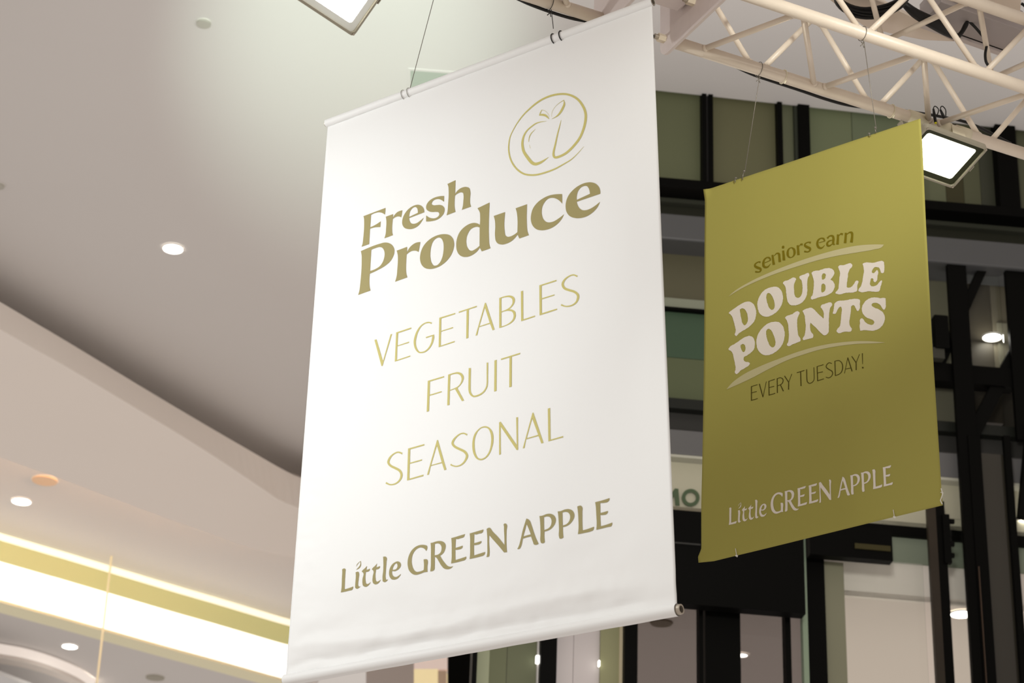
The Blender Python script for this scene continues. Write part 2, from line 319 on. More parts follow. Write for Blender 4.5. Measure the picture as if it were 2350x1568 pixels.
DP4 = (1850, 665, 11.19, [
 ["-41,592 0,550s 100,515s 190,500s 230,520s 350,640s 500,775 510,680s 495,590s 460,530s 430,490s 455,425s 520,405s 710,378s 720,420s 670,510s 650,620s 640,800s 640,1000s 630,1130s 590,1185s 520,1210s 460,1170s 350,1060s 165,885 160,980s 180,1110s 245,1220s 235,1265s 150,1295s -11,1337 -30,1310s 10,1220s 39,1100s 30,800s 15,700s"],
 ["740,650 765,500s 785,390s 830,345s 1050,310s 1350,268s 1415,285s 1425,400s 1420,520s 1370,580s 1325,520s 1290,450s 1260,430s 1220,450s 1200,580s 1175,760s 1165,920s 1185,980s 1225,1040s 1210,1095s 1060,1110s 860,1138s 835,1110s 850,1060s 910,990s 940,850s 955,680s 965,520s 940,472s 900,490s 850,570s 790,660s"],
 ["2030,232s 2070,245 2080,380s 2070,500s 2030,540s 1990,500s 1930,410s 1860,370s 1790,365s 1735,390s 1725,430s 1770,475s 1900,530s 1990,590s 2045,680s 2055,790s 2020,900s 1940,1000s 1830,1065s 1700,1085s 1550,1070s 1440,1085 1425,1040s 1430,900s 1440,790s 1475,765s 1510,785s 1560,860s 1640,915s 1730,930s 1780,900s 1785,850s 1750,805s 1650,770s 1540,700s 1485,600s 1480,480s 1530,370s 1620,280s 1740,230s 1860,230s 1950,245s"]])
SWOOSH = (1660, 550, 4.4795, [
 ["62,590 100,555s 300,435s 500,345s 800,230s 1000,165s 1200,110s 1400,70s 1550,58s 1660,58 1640,85s 1560,110s 1400,140s 1200,175s 1000,220s 800,280s 600,345s 400,420s 200,510s"],
 ["38,1545 90,1485s 200,1405s 400,1310s 600,1235s 800,1165s 1000,1110s 1200,1075s 1400,1057s 1560,1058s 1680,1068 1600,1075s 1400,1085s 1200,1110s 1000,1150s 850,1195s 700,1245s 500,1335s 300,1435s 150,1500s"]])
TUESDAY_S = (1710, 805, 8.1034, [
 "142,680,18 142,945,18", "135,683,10 258,648,12", "142,800,10 243,775,12", "135,942,12 260,907,12",
 "292,635,18 360,880,16", "425,592,10 360,880,10",
 "472,585,16 475,850,16", "465,590,10 585,552,12", "472,707,10 573,682,12", "468,848,12 592,812,12",
 "630,535,16 632,805,18", "630,540,10 690,525,12 735,550,16 738,600,16 705,645,12 632,675,10", "690,655,16 745,775,18",
 "768,492,16 845,610,16", "905,455,10 845,610,10", "845,610,16 842,745,18",
 "998,435,12 1142,390,12", "1070,415,16 1076,680,18",
 "1182,372,16 1186,560,16 1205,615,14 1245,630,12 1300,595,12 1322,530,12 1318,335,12",
 "1378,318,16 1385,588,16", "1372,322,10 1498,285,12", "1382,440,10 1485,417,12", "1380,585,12 1503,547,12",
 "1652,265,12 1600,250,12 1555,290,14 1550,335,16 1600,375,16 1650,405,16 1665,450,16 1640,500,12 1590,530,12 1538,515,12",
 "1708,215,16 1715,490,16", "1708,220,10 1780,208,12 1830,245,14 1850,310,16 1840,390,16 1800,450,12 1715,490,10",
 "1945,152,10 1883,445,10", "1945,152,16 2022,405,18", "1905,365,10 1995,345,10",
 "2018,128,16 2097,245,16", "2160,88,10 2097,245,10", "2097,245,16 2098,382,18",
 "2212,70,16 2216,270,9", "2203,335,16 2210,335,26 2218,335,32 2226,335,26 2233,335,16"])

def outline(txt):
    pts = []; sm = []
    for t in txt.split():
        s = t.endswith('s'); t = t.rstrip('s')
        x, y = t.split(','); pts.append(A(float(x), float(y))); sm.append(s)
    n = len(pts); tan = [None] * n; out = []
    for i in range(n):
        if sm[i]:
            a = pts[i] - pts[i - 1]; b = pts[(i + 1) % n] - pts[i]
            la, lb = np.linalg.norm(a), np.linalg.norm(b)
            tan[i] = unit(a / la * lb + b / lb * la + 1e-9)
    for i in range(n):
        j = (i + 1) % n; c = pts[j] - pts[i]; L = np.linalg.norm(c)
        if not sm[i] and not sm[j]:
            out.append(pts[i]); continue
        m0 = tan[i] * L if sm[i] else None; m1 = tan[j] * L if sm[j] else None
        if m0 is None: m0 = 1.5 * c - 0.5 * m1
        if m1 is None: m1 = 1.5 * c - 0.5 * m0
        for k in range(6):
            t = k / 6
            out.append((2 * t ** 3 - 3 * t * t + 1) * pts[i] + (t ** 3 - 2 * t * t + t) * m0 + (-2 * t ** 3 + 3 * t * t) * pts[j] + (t ** 3 - t * t) * m1)
    return out

def stroke(txt):
    P = [tuple(float(q) for q in t.split(',')) for t in txt.split()]
    S = smooth_line(P, 5) if len(P) > 2 else [np.array(p) for p in P]
    L = []; R = []
    for i, p in enumerate(S):
        d = S[min(i + 1, len(S) - 1)][:2] - S[max(i - 1, 0)][:2]
        n = A(-d[1], d[0]) / (np.linalg.norm(d) + 1e-9)
        L.append(p[:2] + n * p[2] / 2); R.append(p[:2] - n * p[2] / 2)
    return L, R

def glyph_rings(group, rough=0.0):
    ox, oy, s, G = group; out = []
    for g in G:
        rings = [[A(ox, oy) + p / s for p in outline(c)] for c in g]
        if rough > 0:
            rr = []
            for r in rings:
                q = []
                for i in range(len(r)):
                    a, b = r[i], r[(i + 1) % len(r)]
                    m = max(1, int(np.linalg.norm(b - a) / 1.3))
                    for k in range(m):
                        q.append(a + (b - a) * k / m + A(random.uniform(-rough, rough), random.uniform(-rough, rough)))
                rr.append(q)
            rings = rr
        out.append(rings)
    return out

def stroke_strips(group):
    ox, oy, s, G = group
    return [([A(ox, oy) + p / s for p in L], [A(ox, oy) + p / s for p in R]) for L, R in (stroke(t) for t in G)]

# ------------------------------------------------------------------ materials
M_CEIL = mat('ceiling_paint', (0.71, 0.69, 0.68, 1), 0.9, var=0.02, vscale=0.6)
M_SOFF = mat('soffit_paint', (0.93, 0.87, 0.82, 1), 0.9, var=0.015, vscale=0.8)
M_OLIVE = mat('olive_fascia', (0.62, 0.65, 0.36, 1), 0.7, emit=(0.66, 0.74, 0.28, 1), estr=0.14)  # slight glow added to brighten the olive band, which is no lamp
M_CREAM = mat('cream_trim', (0.93, 0.90, 0.66, 1), 0.7)
M_LEDW = mat('cove_diffuser', (0.9, 0.88, 0.82, 1), 0.5, emit=(1.0, 0.95, 0.86, 1), estr=1.35)
M_LEDC = mat('cove_line', (0.9, 0.87, 0.75, 1), 0.5, emit=(1.0, 0.93, 0.72, 1), estr=0.75)
M_LEDP = mat('pink_cove', (0.9, 0.86, 0.82, 1), 0.5, emit=(1.0, 0.88, 0.80, 1), estr=0.42)
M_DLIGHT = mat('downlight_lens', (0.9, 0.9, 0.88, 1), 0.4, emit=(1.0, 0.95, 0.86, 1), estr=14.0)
M_RING = mat('downlight_ring', (0.86, 0.84, 0.80, 1), 0.5)
M_PEACH = mat('speaker_grille', (0.82, 0.60, 0.42, 1), 0.7, bump=0.3, bscale=300)
M_GREYG = mat('grey_grille', (0.42, 0.40, 0.34, 1), 0.7, bump=0.3, bscale=300)
M_BROWNG = mat('brown_grille', (0.33, 0.27, 0.20, 1), 0.7, bump=0.3, bscale=300)
M_TRUSS = mat('cream_truss_paint', (0.80, 0.70, 0.58, 1), 0.38, spec=0.5, var=0.07, vscale=14, bump=0.05, bscale=90)
M_PLATE = mat('plate_paint', (0.70, 0.62, 0.60, 1), 0.5, var=0.05, vscale=30)
M_NUT = mat('zinc_nut', (0.72, 0.64, 0.50, 1), 0.4, metal=0.4)
M_CLOTH = mat('white_banner_vinyl', (0.875, 0.882, 0.882, 1), 0.55, spec=0.35, bump=0.02, bscale=25)
M_GCLOTH = mat('olive_banner_vinyl', (0.37, 0.338, 0.085, 1), 0.7, spec=0.15)
M_INK = mat('olive_ink', srgb(166, 155, 106, 0.93), 0.6, spec=0.2)
M_GOLD = mat('gold_ink', srgb(206, 196, 122, 0.97), 0.6, spec=0.2)
M_WINK = mat('offwhite_ink', srgb(206, 199, 190, 1.28), 0.65, spec=0.2)
M_PALE = mat('pale_olive_ink', srgb(176, 169, 130, 1.22), 0.65, spec=0.2)
M_DOLIVE = mat('dark_olive_ink', srgb(112, 100, 8, 1.12), 0.65, spec=0.2)
M_DARKINK = mat('brown_olive_ink', srgb(68, 60, 4, 1.15), 0.65, spec=0.2)
M_BLACK = mat('black_steel', (0.0028, 0.0028, 0.0024, 1), 0.5, spec=0.05)
M_DARK = mat('dark_backing', (0.004, 0.004, 0.0035, 1), 0.8, spec=0.02)
M_CABLE = mat('black_cable', (0.012, 0.012, 0.012, 1), 0.45, spec=0.3)
M_WIRE = mat('steel_wire', (0.22, 0.20, 0.17, 1), 0.4, metal=0.6)
M_BWIRE = mat('black_wire', (0.02, 0.02, 0.02, 1), 0.5)
M_TAPE = mat('masking_tape', (0.80, 0.74, 0.56, 1), 0.7, var=0.06, vscale=40)
M_ALU = mat('lamp_housing', (0.36, 0.33, 0.26, 1), 0.45, metal=0.3, var=0.06, vscale=30)
M_GASKET = mat('lamp_gasket', (0.03, 0.034, 0.012, 1), 0.6)
M_LENS = mat('lamp_lens', (0.9, 0.9, 0.85, 1), 0.2, emit=(1.0, 1.0, 0.90, 1), estr=9.0)
M_LENS2 = mat('lamp_lens_green', (0.9, 0.9, 0.85, 1), 0.2, emit=(0.98, 1.0, 0.72, 1), estr=3.5)
M_YELLOW = mat('yellow_tip', (0.75, 0.68, 0.02, 1), 0.5)
M_TRAY = mat('grey_tray', (0.40, 0.36, 0.36, 1), 0.45, var=0.08, vscale=8)
M_TRAYL = mat('tray_lip', (0.62, 0.56, 0.55, 1), 0.5)
M_WPLATE = mat('warm_plate', (0.78, 0.68, 0.58, 1), 0.6)
M_ROD = mat('aluminium_rod', (0.45, 0.40, 0.33, 1), 0.35, metal=0.7)
K = 1.55
def wallmat(r, g, b, rough=0.45, spec=0.25, k=K):
    return mat('panel_%d_%d_%d' % (r, g, b), srgb(r, g, b, k), rough, spec=spec, var=0.05, vscale=1.5)

# ------------------------------------------------------------------ ceiling of the hall
H1 = 10.6
E0 = at_z(1500, 207, H1); E1 = at_z(2350, 300, H1)
FE = unit(E1 - E0); FN = A(FE[1], -FE[0], 0)          # facade direction and its normal towards the hall
def fac(x, y, off=0.0):                               # a point on the glazed wall, off metres behind its face
    return at_plane(x, y, E0 - FN * off, FN)
left_end = E0 + FE * -1.35
poly = [E0 + FE * 16, left_end, left_end - FN * 34, A(-34, 46, H1), A(-34, -6, H1), A(22, -6, H1)]
poly = [A(p[0], p[1], H1) for p in poly]
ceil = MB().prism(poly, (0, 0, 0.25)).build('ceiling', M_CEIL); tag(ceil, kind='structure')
ceil['label'] = 'large plain off-white ceiling over the hall'

def ext(pts, left=-1700):
    (x0, y0), (x1, y1) = pts[0], pts[2]
    return [(left, y0 + (y1 - y0) / (x1 - x0) * (left - x0))] + pts
L1 = ext([(0, 693), (100, 752), (200, 812), (300, 873), (400, 933), (500, 992), (600, 1050), (640, 1073), (665, 1086), (690, 1097), (740, 1108), (860, 1122), (1000, 1130)])
L2 = ext([(0, 756), (100, 812), (200, 870), (300, 930), (400, 990), (500, 1053), (600, 1120), (640, 1147), (665, 1158), (690, 1167), (740, 1176), (860, 1188), (1000, 1195)])
L3 = ext([(0, 1050), (100, 1085), (200, 1122), (300, 1160), (400, 1196), (500, 1232), (560, 1253), (600, 1265), (640, 1274), (680, 1279), (740, 1283), (860, 1290), (1000, 1296)])
XS = list(np.linspace(-1700, 1000, 150))
def curve(L, z, dy=0):
    S = smooth_line(L, 8); sx = [p[0] for p in S]; sy = [p[1] for p in S]
    return [at_z(x, float(np.interp(x, sx, sy)) + dy, z) for x in XS]
zt, zb = H1 - 0.29, H1 - 0.59
c1, c2, c3 = curve(L1, zt), curve(L2, zb), curve(L3, zb)
c3t = [p + A(0, 0, 0.3) for p in c3]
m = MB(); m.strip(c1, c2); m.strip(c2, c3); m.strip(c3, c3t); m.strip(c3t, c1)
cm = [a * 0.55 + b * 0.45 for a, b in zip(c1, c3t)]; m.strip(cm, [A(p[0], p[1], H1) for p in cm])  # hidden upright strip added in the gap to block the strip lamp's light
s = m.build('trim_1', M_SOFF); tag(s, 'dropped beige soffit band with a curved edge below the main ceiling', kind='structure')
# warm strip lamp lying on the hidden far edge of the soffit
lp = [p + A(0.0, 0.0, 0.05) - unit(A(p[0], p[1], 0)) * 0.10 for p in c3t[::6]]
led = MB()
led.tube(lp, 0.015, 6).build('cove_lamp', mat('cove_lamp_tube', (0.9, 0.8, 0.7, 1), 0.5, emit=(1.0, 0.60, 0.33, 1), estr=100.0))
tag(bpy.data.objects['cove_lamp'], 'warm strip lamp hidden on top of the curved beige soffit', 'strip lamp')

# second drop: lit cove with an olive fascia
L5 = ext([(0, 1241), (100, 1270), (200, 1300), (300, 1330), (400, 1360), (500, 1389), (600, 1419), (655, 1435), (760, 1462), (860, 1482), (1000, 1500)])
z5 = H1 - 0.12
XS_s = XS; XS = list(np.linspace(-1700, 680, 120))
k5 = curve(L5, z5)
def down(c, h): return [p - A(0, 0, h) for p in c]
def back(c, d): return [p + unit(A(p[0], p[1], 0)) * d for p in c]
par = empty('trim_2', k5[40], 'lit cove fascia with olive band and glowing white band', kind='structure')
MB().strip(down(k5, -0.085), down(k5, -0.005)).build('cove_line', M_LEDC, par)
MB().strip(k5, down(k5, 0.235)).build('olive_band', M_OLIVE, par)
k6 = down(back(k5, 0.012), 0.235)
MB().strip(k6, down(k6, 0.43)).build('light_band', M_LEDW, par)
k7 = down(k5, 0.665)
lipm = MB(); lipm.strip(k7, down(k7, 0.03)); lipm.strip(down(k7, 0.03), down(back(k7, 0.36), 0.03)); lipm.strip(down(back(k7, 0.36), 0.03), back(k7, 0.36)); lipm.strip(back(k7, 0.36), k7)
lipm.build('cove_lip', M_CREAM, par)
MB().prism([down(k5, -0.085)[-1], down(k5, 0.695)[-1], down(bk_ := back(k5, 0.36), 0.695)[-1], down(bk_, -0.085)[-1]], FE * 0.02).build('end_cap', M_CREAM, par)
bk = back(k5, 0.36); MB().strip(down(bk, -0.11), down(bk, 0.67)).build('back_board', M_SOFF, par)

# third: pink-lit cove in the far corner and the edge of another soffit
XS = list(np.linspace(-200, 218, 40))
L9 = [(-200, 1444), (-100, 1461), (0, 1478), (60, 1489), (120, 1507), (180, 1533), (218, 1560)]
k9 = curve(L9, H1 - 0.02)
p3 = empty('trim_3', k9[20], 'pink lit curved cove in the far ceiling corner', kind='structure')
MB().strip(k9, down(k9, 0.13)).build('light_band', M_LEDP, p3)
mm = MB(); a9 = down(k9, 0.13); mm.strip(a9, down(a9, 0.05)); mm.strip(down(a9, 0.05), down(back(a9, 0.25), 0.05)); mm.build('cove_lip', M_SOFF, p3)
XS = list(np.linspace(-200, 120, 12))
L10 = [(-200, 1462), (0, 1540), (72, 1568), (120, 1587)]
k10 = curve(L10, H1 - 0.5)
mm = MB(); mm.strip(k10, down(k10, 0.05)); mm.strip(down(k10, 0.05), down(back(k10, 4.0), 0.05))
t4 = mm.build('trim_4', mat('grey_soffit', (0.74, 0.75, 0.76, 1), 0.8)); tag(t4, 'pale grey far soffit edge in the lower left corner', kind='structure')
XS = XS_s

# ------------------------------------------------------------------ things set into the ceiling
def ring_verts(c, r, z, n=32): return [A(c[0] + r * math.cos(k * 2 * math.pi / n), c[1] + r * math.sin(k * 2 * math.pi / n), z) for k in range(n)]
def annulus(mb, c, r0, z0, r1, z1, n=32):
    a = ring_verts(c, r0, z0, n); b = ring_verts(c, r1, z1, n)
    mb.add(a + b, [(i, (i + 1) % n, n + (i + 1) % n, n + i) for i in range(n)])
def downlight(x, y, r, label, zc=None, power=10.0, lamp=True):
    zc = H1 if zc is None else zc
    c = at_z(x, y, zc - 0.01); root = empty('downlight', c, label, 'downlight', 'round recessed downlights')
    q = MB(); annulus(q, c, r * 1.16, zc - 0.002, r * 1.13, zc - 0.012); annulus(q, c, r * 1.13, zc - 0.012, r, zc - 0.012); annulus(q, c, r, zc - 0.012, r * 0.99, zc - 0.004)
    q.build('trim_ring', M_RING, root, smooth=False)
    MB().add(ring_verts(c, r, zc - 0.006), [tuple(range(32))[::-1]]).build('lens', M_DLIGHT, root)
    if lamp:
        l = bpy.data.lights.new('downlight_beam', 'SPOT'); l.energy = power; l.spot_size = math.radians(150); l.spot_blend = 0.6; l.color = (1, 0.9, 0.78); l.shadow_soft_size = 0.06
        lo = bpy.data.objects.new('downlight_beam', l); COL.objects.link(lo); lo.parent = root; lo.location = (0, 0, -0.02)
    return root
downlight(397, 572, 0.082, 'round lit downlight alone in the middle of the main ceiling')
downlight(49, 1152, 0.098, 'round lit downlight beside the peach speaker on the warm ceiling strip')
downlight(160, 1485, 0.092, 'upper of two small lit downlights in the lower left corner')
downlight(187, 1556, 0.098, 'lower of two small lit downlights, on the pink cove at the bottom')
def disc(name, x, y, r, h, m, label, cat, zc=None):
    zc = H1 if zc is None else zc
    c = at_z(x, y, zc); root = empty(name, c, label, cat)
    q = MB(); annulus(q, c, r, zc, r * 0.98, zc - h); q.add(ring_verts(c, r * 0.98, zc - h), [tuple(range(32))[::-1]])
    q.build('cover', m, root)
    q = MB(); annulus(q, c, r * 1.08, zc - 0.001, r * 1.05, zc - h * 0.3); annulus(q, c, r * 1.05, zc - h * 0.3, r, zc - h * 0.3); q.build('rim', M_RING if m is not M_BROWNG else m, root)
    return root
disc('smoke_detector', 468, 51, 0.052, 0.022, mat('detector_plastic', (0.50, 0.49, 0.44, 1), 0.5), 'small flat round cover on the ceiling left of the bright floodlight', 'detector')
disc('smoke_detector', -3, 424, 0.048, 0.022, mat('detector_plastic', (0.50, 0.49, 0.44, 1), 0.5), 'small round cover cut off by the left picture edge', 'detector')
disc('ceiling_speaker', 103, 1101, 0.135, 0.02, M_PEACH, 'peach round ceiling speaker above the downlight at the far left', 'speaker')
disc('ceiling_speaker', 356, 1554, 0.125, 0.02, M_GREYG, 'grey round ceiling speaker at the bottom left below the lit cove', 'speaker')
# recessed access hatch behind the large banner
hc = [at_z(*q, H1 - 0.004) for q in ((936, 157), (1052, 166), (1058, 256), (938, 246))]
hroot = empty('ceiling_hatch', sum(hc) / 4, 'greenish square ceiling hatch half hidden by the white banner', 'hatch')
q = MB(); ce = sum(hc) / 4; inn = [ce + (p - ce) * 0.90 for p in hc]
q.add(hc + inn, [(i, (i + 1) % 4, 4 + (i + 1) % 4, 4 + i) for i in range(4)]); q.add([p + A(0, 0, 0.004) for p in hc] + hc, [(i, (i + 1) % 4, 4 + (i + 1) % 4, 4 + i) for i in range(4)])
q.build('frame', M_CEIL, hroot)
MB().add([p + A(0, 0, 0.003) for p in inn], [(0, 1, 2, 3)]).build('panel', mat('hatch_paint', (0.46, 0.52, 0.46, 1), 0.7), hroot)
# thin cable hanging in front of the lit cove
tp = at_z(256, 1277, H1)
cb = MB().tube([tp, tp - A(0, 0, 3.2)], 0.012, 6).build('hanging_cable', M_CREAM); tag(cb, 'thin cream cable hanging straight down past the lit cove', 'cable')

# ------------------------------------------------------------------ box truss
dA = 8.6
PA = at_depth(1556, 99.6, dA); ZA = PA[2]
TD = unit(at_z(2331, 346.6, ZA) - PA); TN = A(TD[1], -TD[0], 0)
PB = PA + TN * 0.397
PB = PB + TD * np.dot(at_z(1900, 52.7, ZA) - PB, TD)
HT = at_plane(2350, 44, PB, TN)[2] - ZA
UPV = A(0, 0, HT)
BASE = {'A': PA, 'B': PA + TN * 0.397, 'C': PA + TN * 0.397 + UPV, 'D': PA + UPV}
def tt(ch, x):
    """distance along the truss where picture column x meets chord ch"""
    P = BASE[ch]
    lo, hi = -4.0, 4.0
    for _ in range(50):
        md = (lo + hi) / 2; d = P + TD * md - CAM
        if W / 2 + F * np.dot(d, CR) / np.dot(d, CF) < x: lo = md
        else: hi = md
    return lo
def on(ch, t): return BASE[ch] + TD * t
RC = 0.0245; RB = 0.0115
TSPLIT = tt('A', 1538)
PIT = 0.5446
def bars(kinds, t0, t1):
    out = []
    for (c0, s0, c1, s1) in kinds:
        for k in range(-6, 7):
            a, b = s0 + k * PIT, s1 + k * PIT
            if min(a, b) > t0 + 0.01 and max(a, b) < t1 - 0.0: out.append((c0, a, c1, b))
    return out
KIN = [('A', tt('A', 1869), 'B', tt('B', 1843)), ('A', tt('A', 1606), 'B', tt('B', 1836)),
       ('A', tt('A', 1747), 'D', tt('D', 1868)), ('A', tt('A', 1726), 'D', tt('D', 1606)),
       ('B', tt('B', 1988), 'C', tt('C', 2113)), ('B', tt('B', 2248), 'C', tt('C', 2108)),
       ('D', tt('D', 2030), 'C', tt('C', 2228)), ('D', tt('D', 2276), 'C', tt('C', 2246))]
def truss(t0, t1, label, plate_at):
    root = empty('lighting_truss', on('A', (t0 + t1) / 2), label, 'truss', 'cream box truss sections')
    for ch in 'ABCD':
        MB().tube([on(ch, t0), on(ch, t1)], RC, 20).build('chord', M_TRUSS, root, smooth=True)
    for (c0, a, c1, b) in bars(KIN, t0, t1):
        P, Q = on(c0, a), on(c1, b); u = unit(Q - P)
        br = MB().tube([P + u * 0.016, Q - u * 0.016], RB, 12).build('brace', M_TRUSS, root, smooth=True)
        for E, v in ((P, u), (Q, -u)):
            MB().tube([E + v * (RC - 0.004), E + v * (RC + 0.008)], [RB * 1.45, RB * 1.02], 10).build('weld', M_TRUSS, br, smooth=True)
    # end plate with bolts
    cpl = (BASE['A'] + BASE['C']) / 2 + TD * plate_at
    hw, hh = 0.397 / 2 + 0.055, HT / 2 + 0.055; cr = 0.05; pl = []
    for (sx, sy, a0) in ((1, 1, 0), (-1, 1, 90), (-1, -1, 180), (1, -1, 270)):
        for k in range(5):
            an = math.radians(a0 + k * 22.5)
            pl.append(cpl + TN * (sx * (hw - cr) + cr * math.cos(an)) + A(0, 0, 1) * (sy * (hh - cr) + cr * math.sin(an)))
    MB().prism(pl, TD * 0.012).build('end_plate', M_PLATE, root)
    return root
def bolts(root, t):
    pl_ = [at_plane(1525, 90, BASE['A'] + TD * t, TD), at_plane(1592, 5, BASE['A'] + TD * t, TD)]
    for p in pl_ + [q + A(0, 0, HT) for q in pl_]:
        b = MB().tube([p, p - TD * 0.030], 0.017, 6).build('nut', M_NUT, root)
        MB().tube([p - TD * 0.028, p - TD * 0.044], 0.0105, 12).build('bolt', M_ROD, b)
TR = truss(TSPLIT, tt('A', 2680), 'cream welded box truss running behind the olive banner', TSPLIT - 0.012)
bolts(TR, TSPLIT - 0.012)
TL = truss(TSPLIT - 2.3, TSPLIT - 0.30, 'cream box truss section mostly hidden above the white banner', TSPLIT - 0.30)
MB().box((BASE['A'] + BASE['C']) / 2 + TD * (TSPLIT - 0.156), (TD, TN, A(0, 0, 1)), (0.135, 0.10, 0.10)).build('corner_block', M_PLATE, TR, bevel=0.01)

# ------------------------------------------------------------------ hanging banners
def grid_cloth(edge, nu, nv, disp, nrm):
    vs = []; fs = []
    for j in range(nv + 1):
        for i in range(nu + 1):
            p = edge(i / nu, j / nv); vs.append(p + nrm * disp(p))
    for j in range(nv):
        for i in range(nu):
            a = j * (nu + 1) + i; fs.append((a, a + 1, a + nu + 2, a + nu + 1))
    n = len(vs); bk = [p - nrm * 0.0012 for p in vs]
    fs2 = fs + [tuple(reversed([q + n for q in f])) for f in fs]
    rim = [i for i in range(nu)] + [nu + j * (nu + 1) for j in range(nv)] + [nv * (nu + 1) + nu - i for i in range(nu)] + [(nv - j) * (nu + 1) for j in range(nv)]
    fs2 += [(rim[k], rim[k] + n, rim[(k + 1) % len(rim)] + n, rim[(k + 1) % len(rim)]) for k in range(len(rim))]
    return MB().add(vs + bk, fs2)

class Sheet:
    def __init__(s, P, yaw):
        y = math.radians(yaw); s.P = P; s.h = A(math.cos(y), math.sin(y), 0); s.N = A(math.sin(y), -math.cos(y), 0)
    def at(s, x, y): return at_plane(x, y, s.P, s.N)
    def ab(s, p): return np.dot(p - s.P, s.h), p[2] - s.P[2]

def print_mesh(sheet, disp, groups, strokes, name, m, parent, label=None, rough=0.0, warp=None, lift=0.0009, piece='letter'):
    """one line of print: every letter is a flat mesh of its own lying on the cloth"""
    def put(p, k=0.0):
        if warp is not None: p = warp(p)
        w = sheet.at(p[0], p[1]); return w + sheet.N * (disp(w) + lift + k)
    pieces = []
    for g in groups:
        for rings in glyph_rings(g, rough):
            mb = MB(); v2 = [[Vector((p[0], p[1], 0)) for p in r] for r in rings]
            tris = tessellate_polygon(v2); flat = [p for r in rings for p in r]
            mb.add([put(p) for p in flat], [tuple(t) for t in tris]); pieces.append(mb)
    for g, counts in strokes:
        S = stroke_strips(g); i = 0
        for c in counts:
            mb = MB()
            for k in range(c):
                Lr, Rr = S[i]; i += 1; n = len(Lr)
                mb.add([put(p, 0.00008 * k) for p in Lr + Rr], [(j, j + 1, n + j + 1, n + j) for j in range(n - 1)])
            pieces.append(mb)
    line = empty(name, np.mean([np.mean(q.v, 0) for q in pieces], 0) - world_loc(parent)); line.parent = parent
    if label: line['label'] = label
    for q in pieces: q.build(piece, m, line)
    return line

# --- large white banner
B1 = Sheet(at_depth(1275, 75, 8.384), -36.5)
b1c = [B1.at(*q) for q in ((752, 289), (1495.8, 10), (656, 1553), (1553.5, 1394))]
def edge1(u, v):
    t = b1c[0] * (1 - u) + b1c[1] * u; b = b1c[2] * (1 - u) + b1c[3] * u
    return t * (1 - v) + b * v
aL, bB = B1.ab(b1c[2]); aR, bT = B1.ab(b1c[1]); bB2 = B1.ab(b1c[3])[1]
def disp1(p):
    a, b = B1.ab(p)
    u = (a - aL) / (aR - aL); bb = b - (bB * (1 - u) + bB2 * u)          # height above the bottom seam
    d = 0.010 * math.sin(u * math.pi) * math.sin(min(max(bb / 2.3, 0), 1) * math.pi)
    d += 0.0035 * noise.noise(Vector((a * 2.2, b * 1.7, 3.1)))
    # puckers of the left hem
    e = (1 - math.exp(-max(u, 0) / 0.009)) * math.exp(-max(u, 0) * 1.5 / 0.045) * min(1.0, 0.25 + max(0, (1.9 - bb)) * 0.6)
    d += e * 0.0085 * (noise.noise(Vector((a * 22 + b * 16, b * 34 - a * 12, 1.3))) + 0.6 * noise.noise(Vector((a * 30, b * 60, 7.3))))
    d += 0.4 * e * 0.004 * noise.noise(Vector((b * 12, a * 30, 9.9)))
    # slack and wrinkles above the bottom rod
    f = math.exp(-((bb - 0.090 - 0.016 * math.sin(a * 5 + 1) - 0.008 * noise.noise(Vector((a * 9, 0.3, 6.0)))) / 0.026) ** 2)
    d += 0.0085 * f * (1.0 + 0.55 * noise.noise(Vector((a * 6.0, b * 2, 5.0))))
    g = math.exp(-((bb - 0.040 - 0.007 * noise.noise(Vector((a * 11, 2.3, 1.0)))) / 0.014) ** 2)
    d -= 0.0085 * g * (1.0 + 0.8 * noise.noise(Vector((a * 9.0, b * 25, 2.0))))
    h = max(0.0, 1 - bb / 0.42) if bb > 0 else 1.0
    d += 0.0065 * h * noise.noise(Vector((a * 5 - b * 4, b * 9 + a * 2, 8.0)))
    d += 0.0026 * h * h * noise.noise(Vector((a * 26, b * 40, 4.0)))
    d *= min(1.0, 0.15 + 14 * min(max(u, 0), max(1 - u, 0)))
    d *= min(1.0, max(0.0, bb / 0.02)) * min(1.0, max(0, (bT - b) / 0.05 + 0.15) if u > 0.5 else 1.0)
    return d
ban1 = empty('hanging_banner', (b1c[0] + b1c[1]) / 2, 'tall white hanging banner with olive Fresh Produce lettering', 'banner')
grid_cloth(edge1, 150, 210, disp1, B1.N).build('cloth', M_CLOTH, ban1, smooth=True)
def sleeve(P, Q, r, sheet, parent, m, seed, amp, name):
    n = 60; pts = []; rr = []
    for i in range(n + 1):
        t = i / n; pts.append(P * (1 - t) + Q * t); rr.append(r * (1 + amp * noise.noise(Vector((t * 14, seed, 0)))))
    return MB().tube(pts, rr, 20, cap=False).build(name, m, parent, smooth=True)
rt, rb = 0.0165, 0.0205
tl, tr_ = B1.at(750, 284), B1.at(1499, 4)
bl, br_ = B1.at(655, 1562), B1.at(1555, 1400)
sleeve(tl, tr_, rt, B1, ban1, M_CLOTH, 1.0, 0.05, 'top_sleeve')
sleeve(bl, br_, rb, B1, ban1, M_CLOTH, 2.0, 0.06, 'bottom_sleeve')
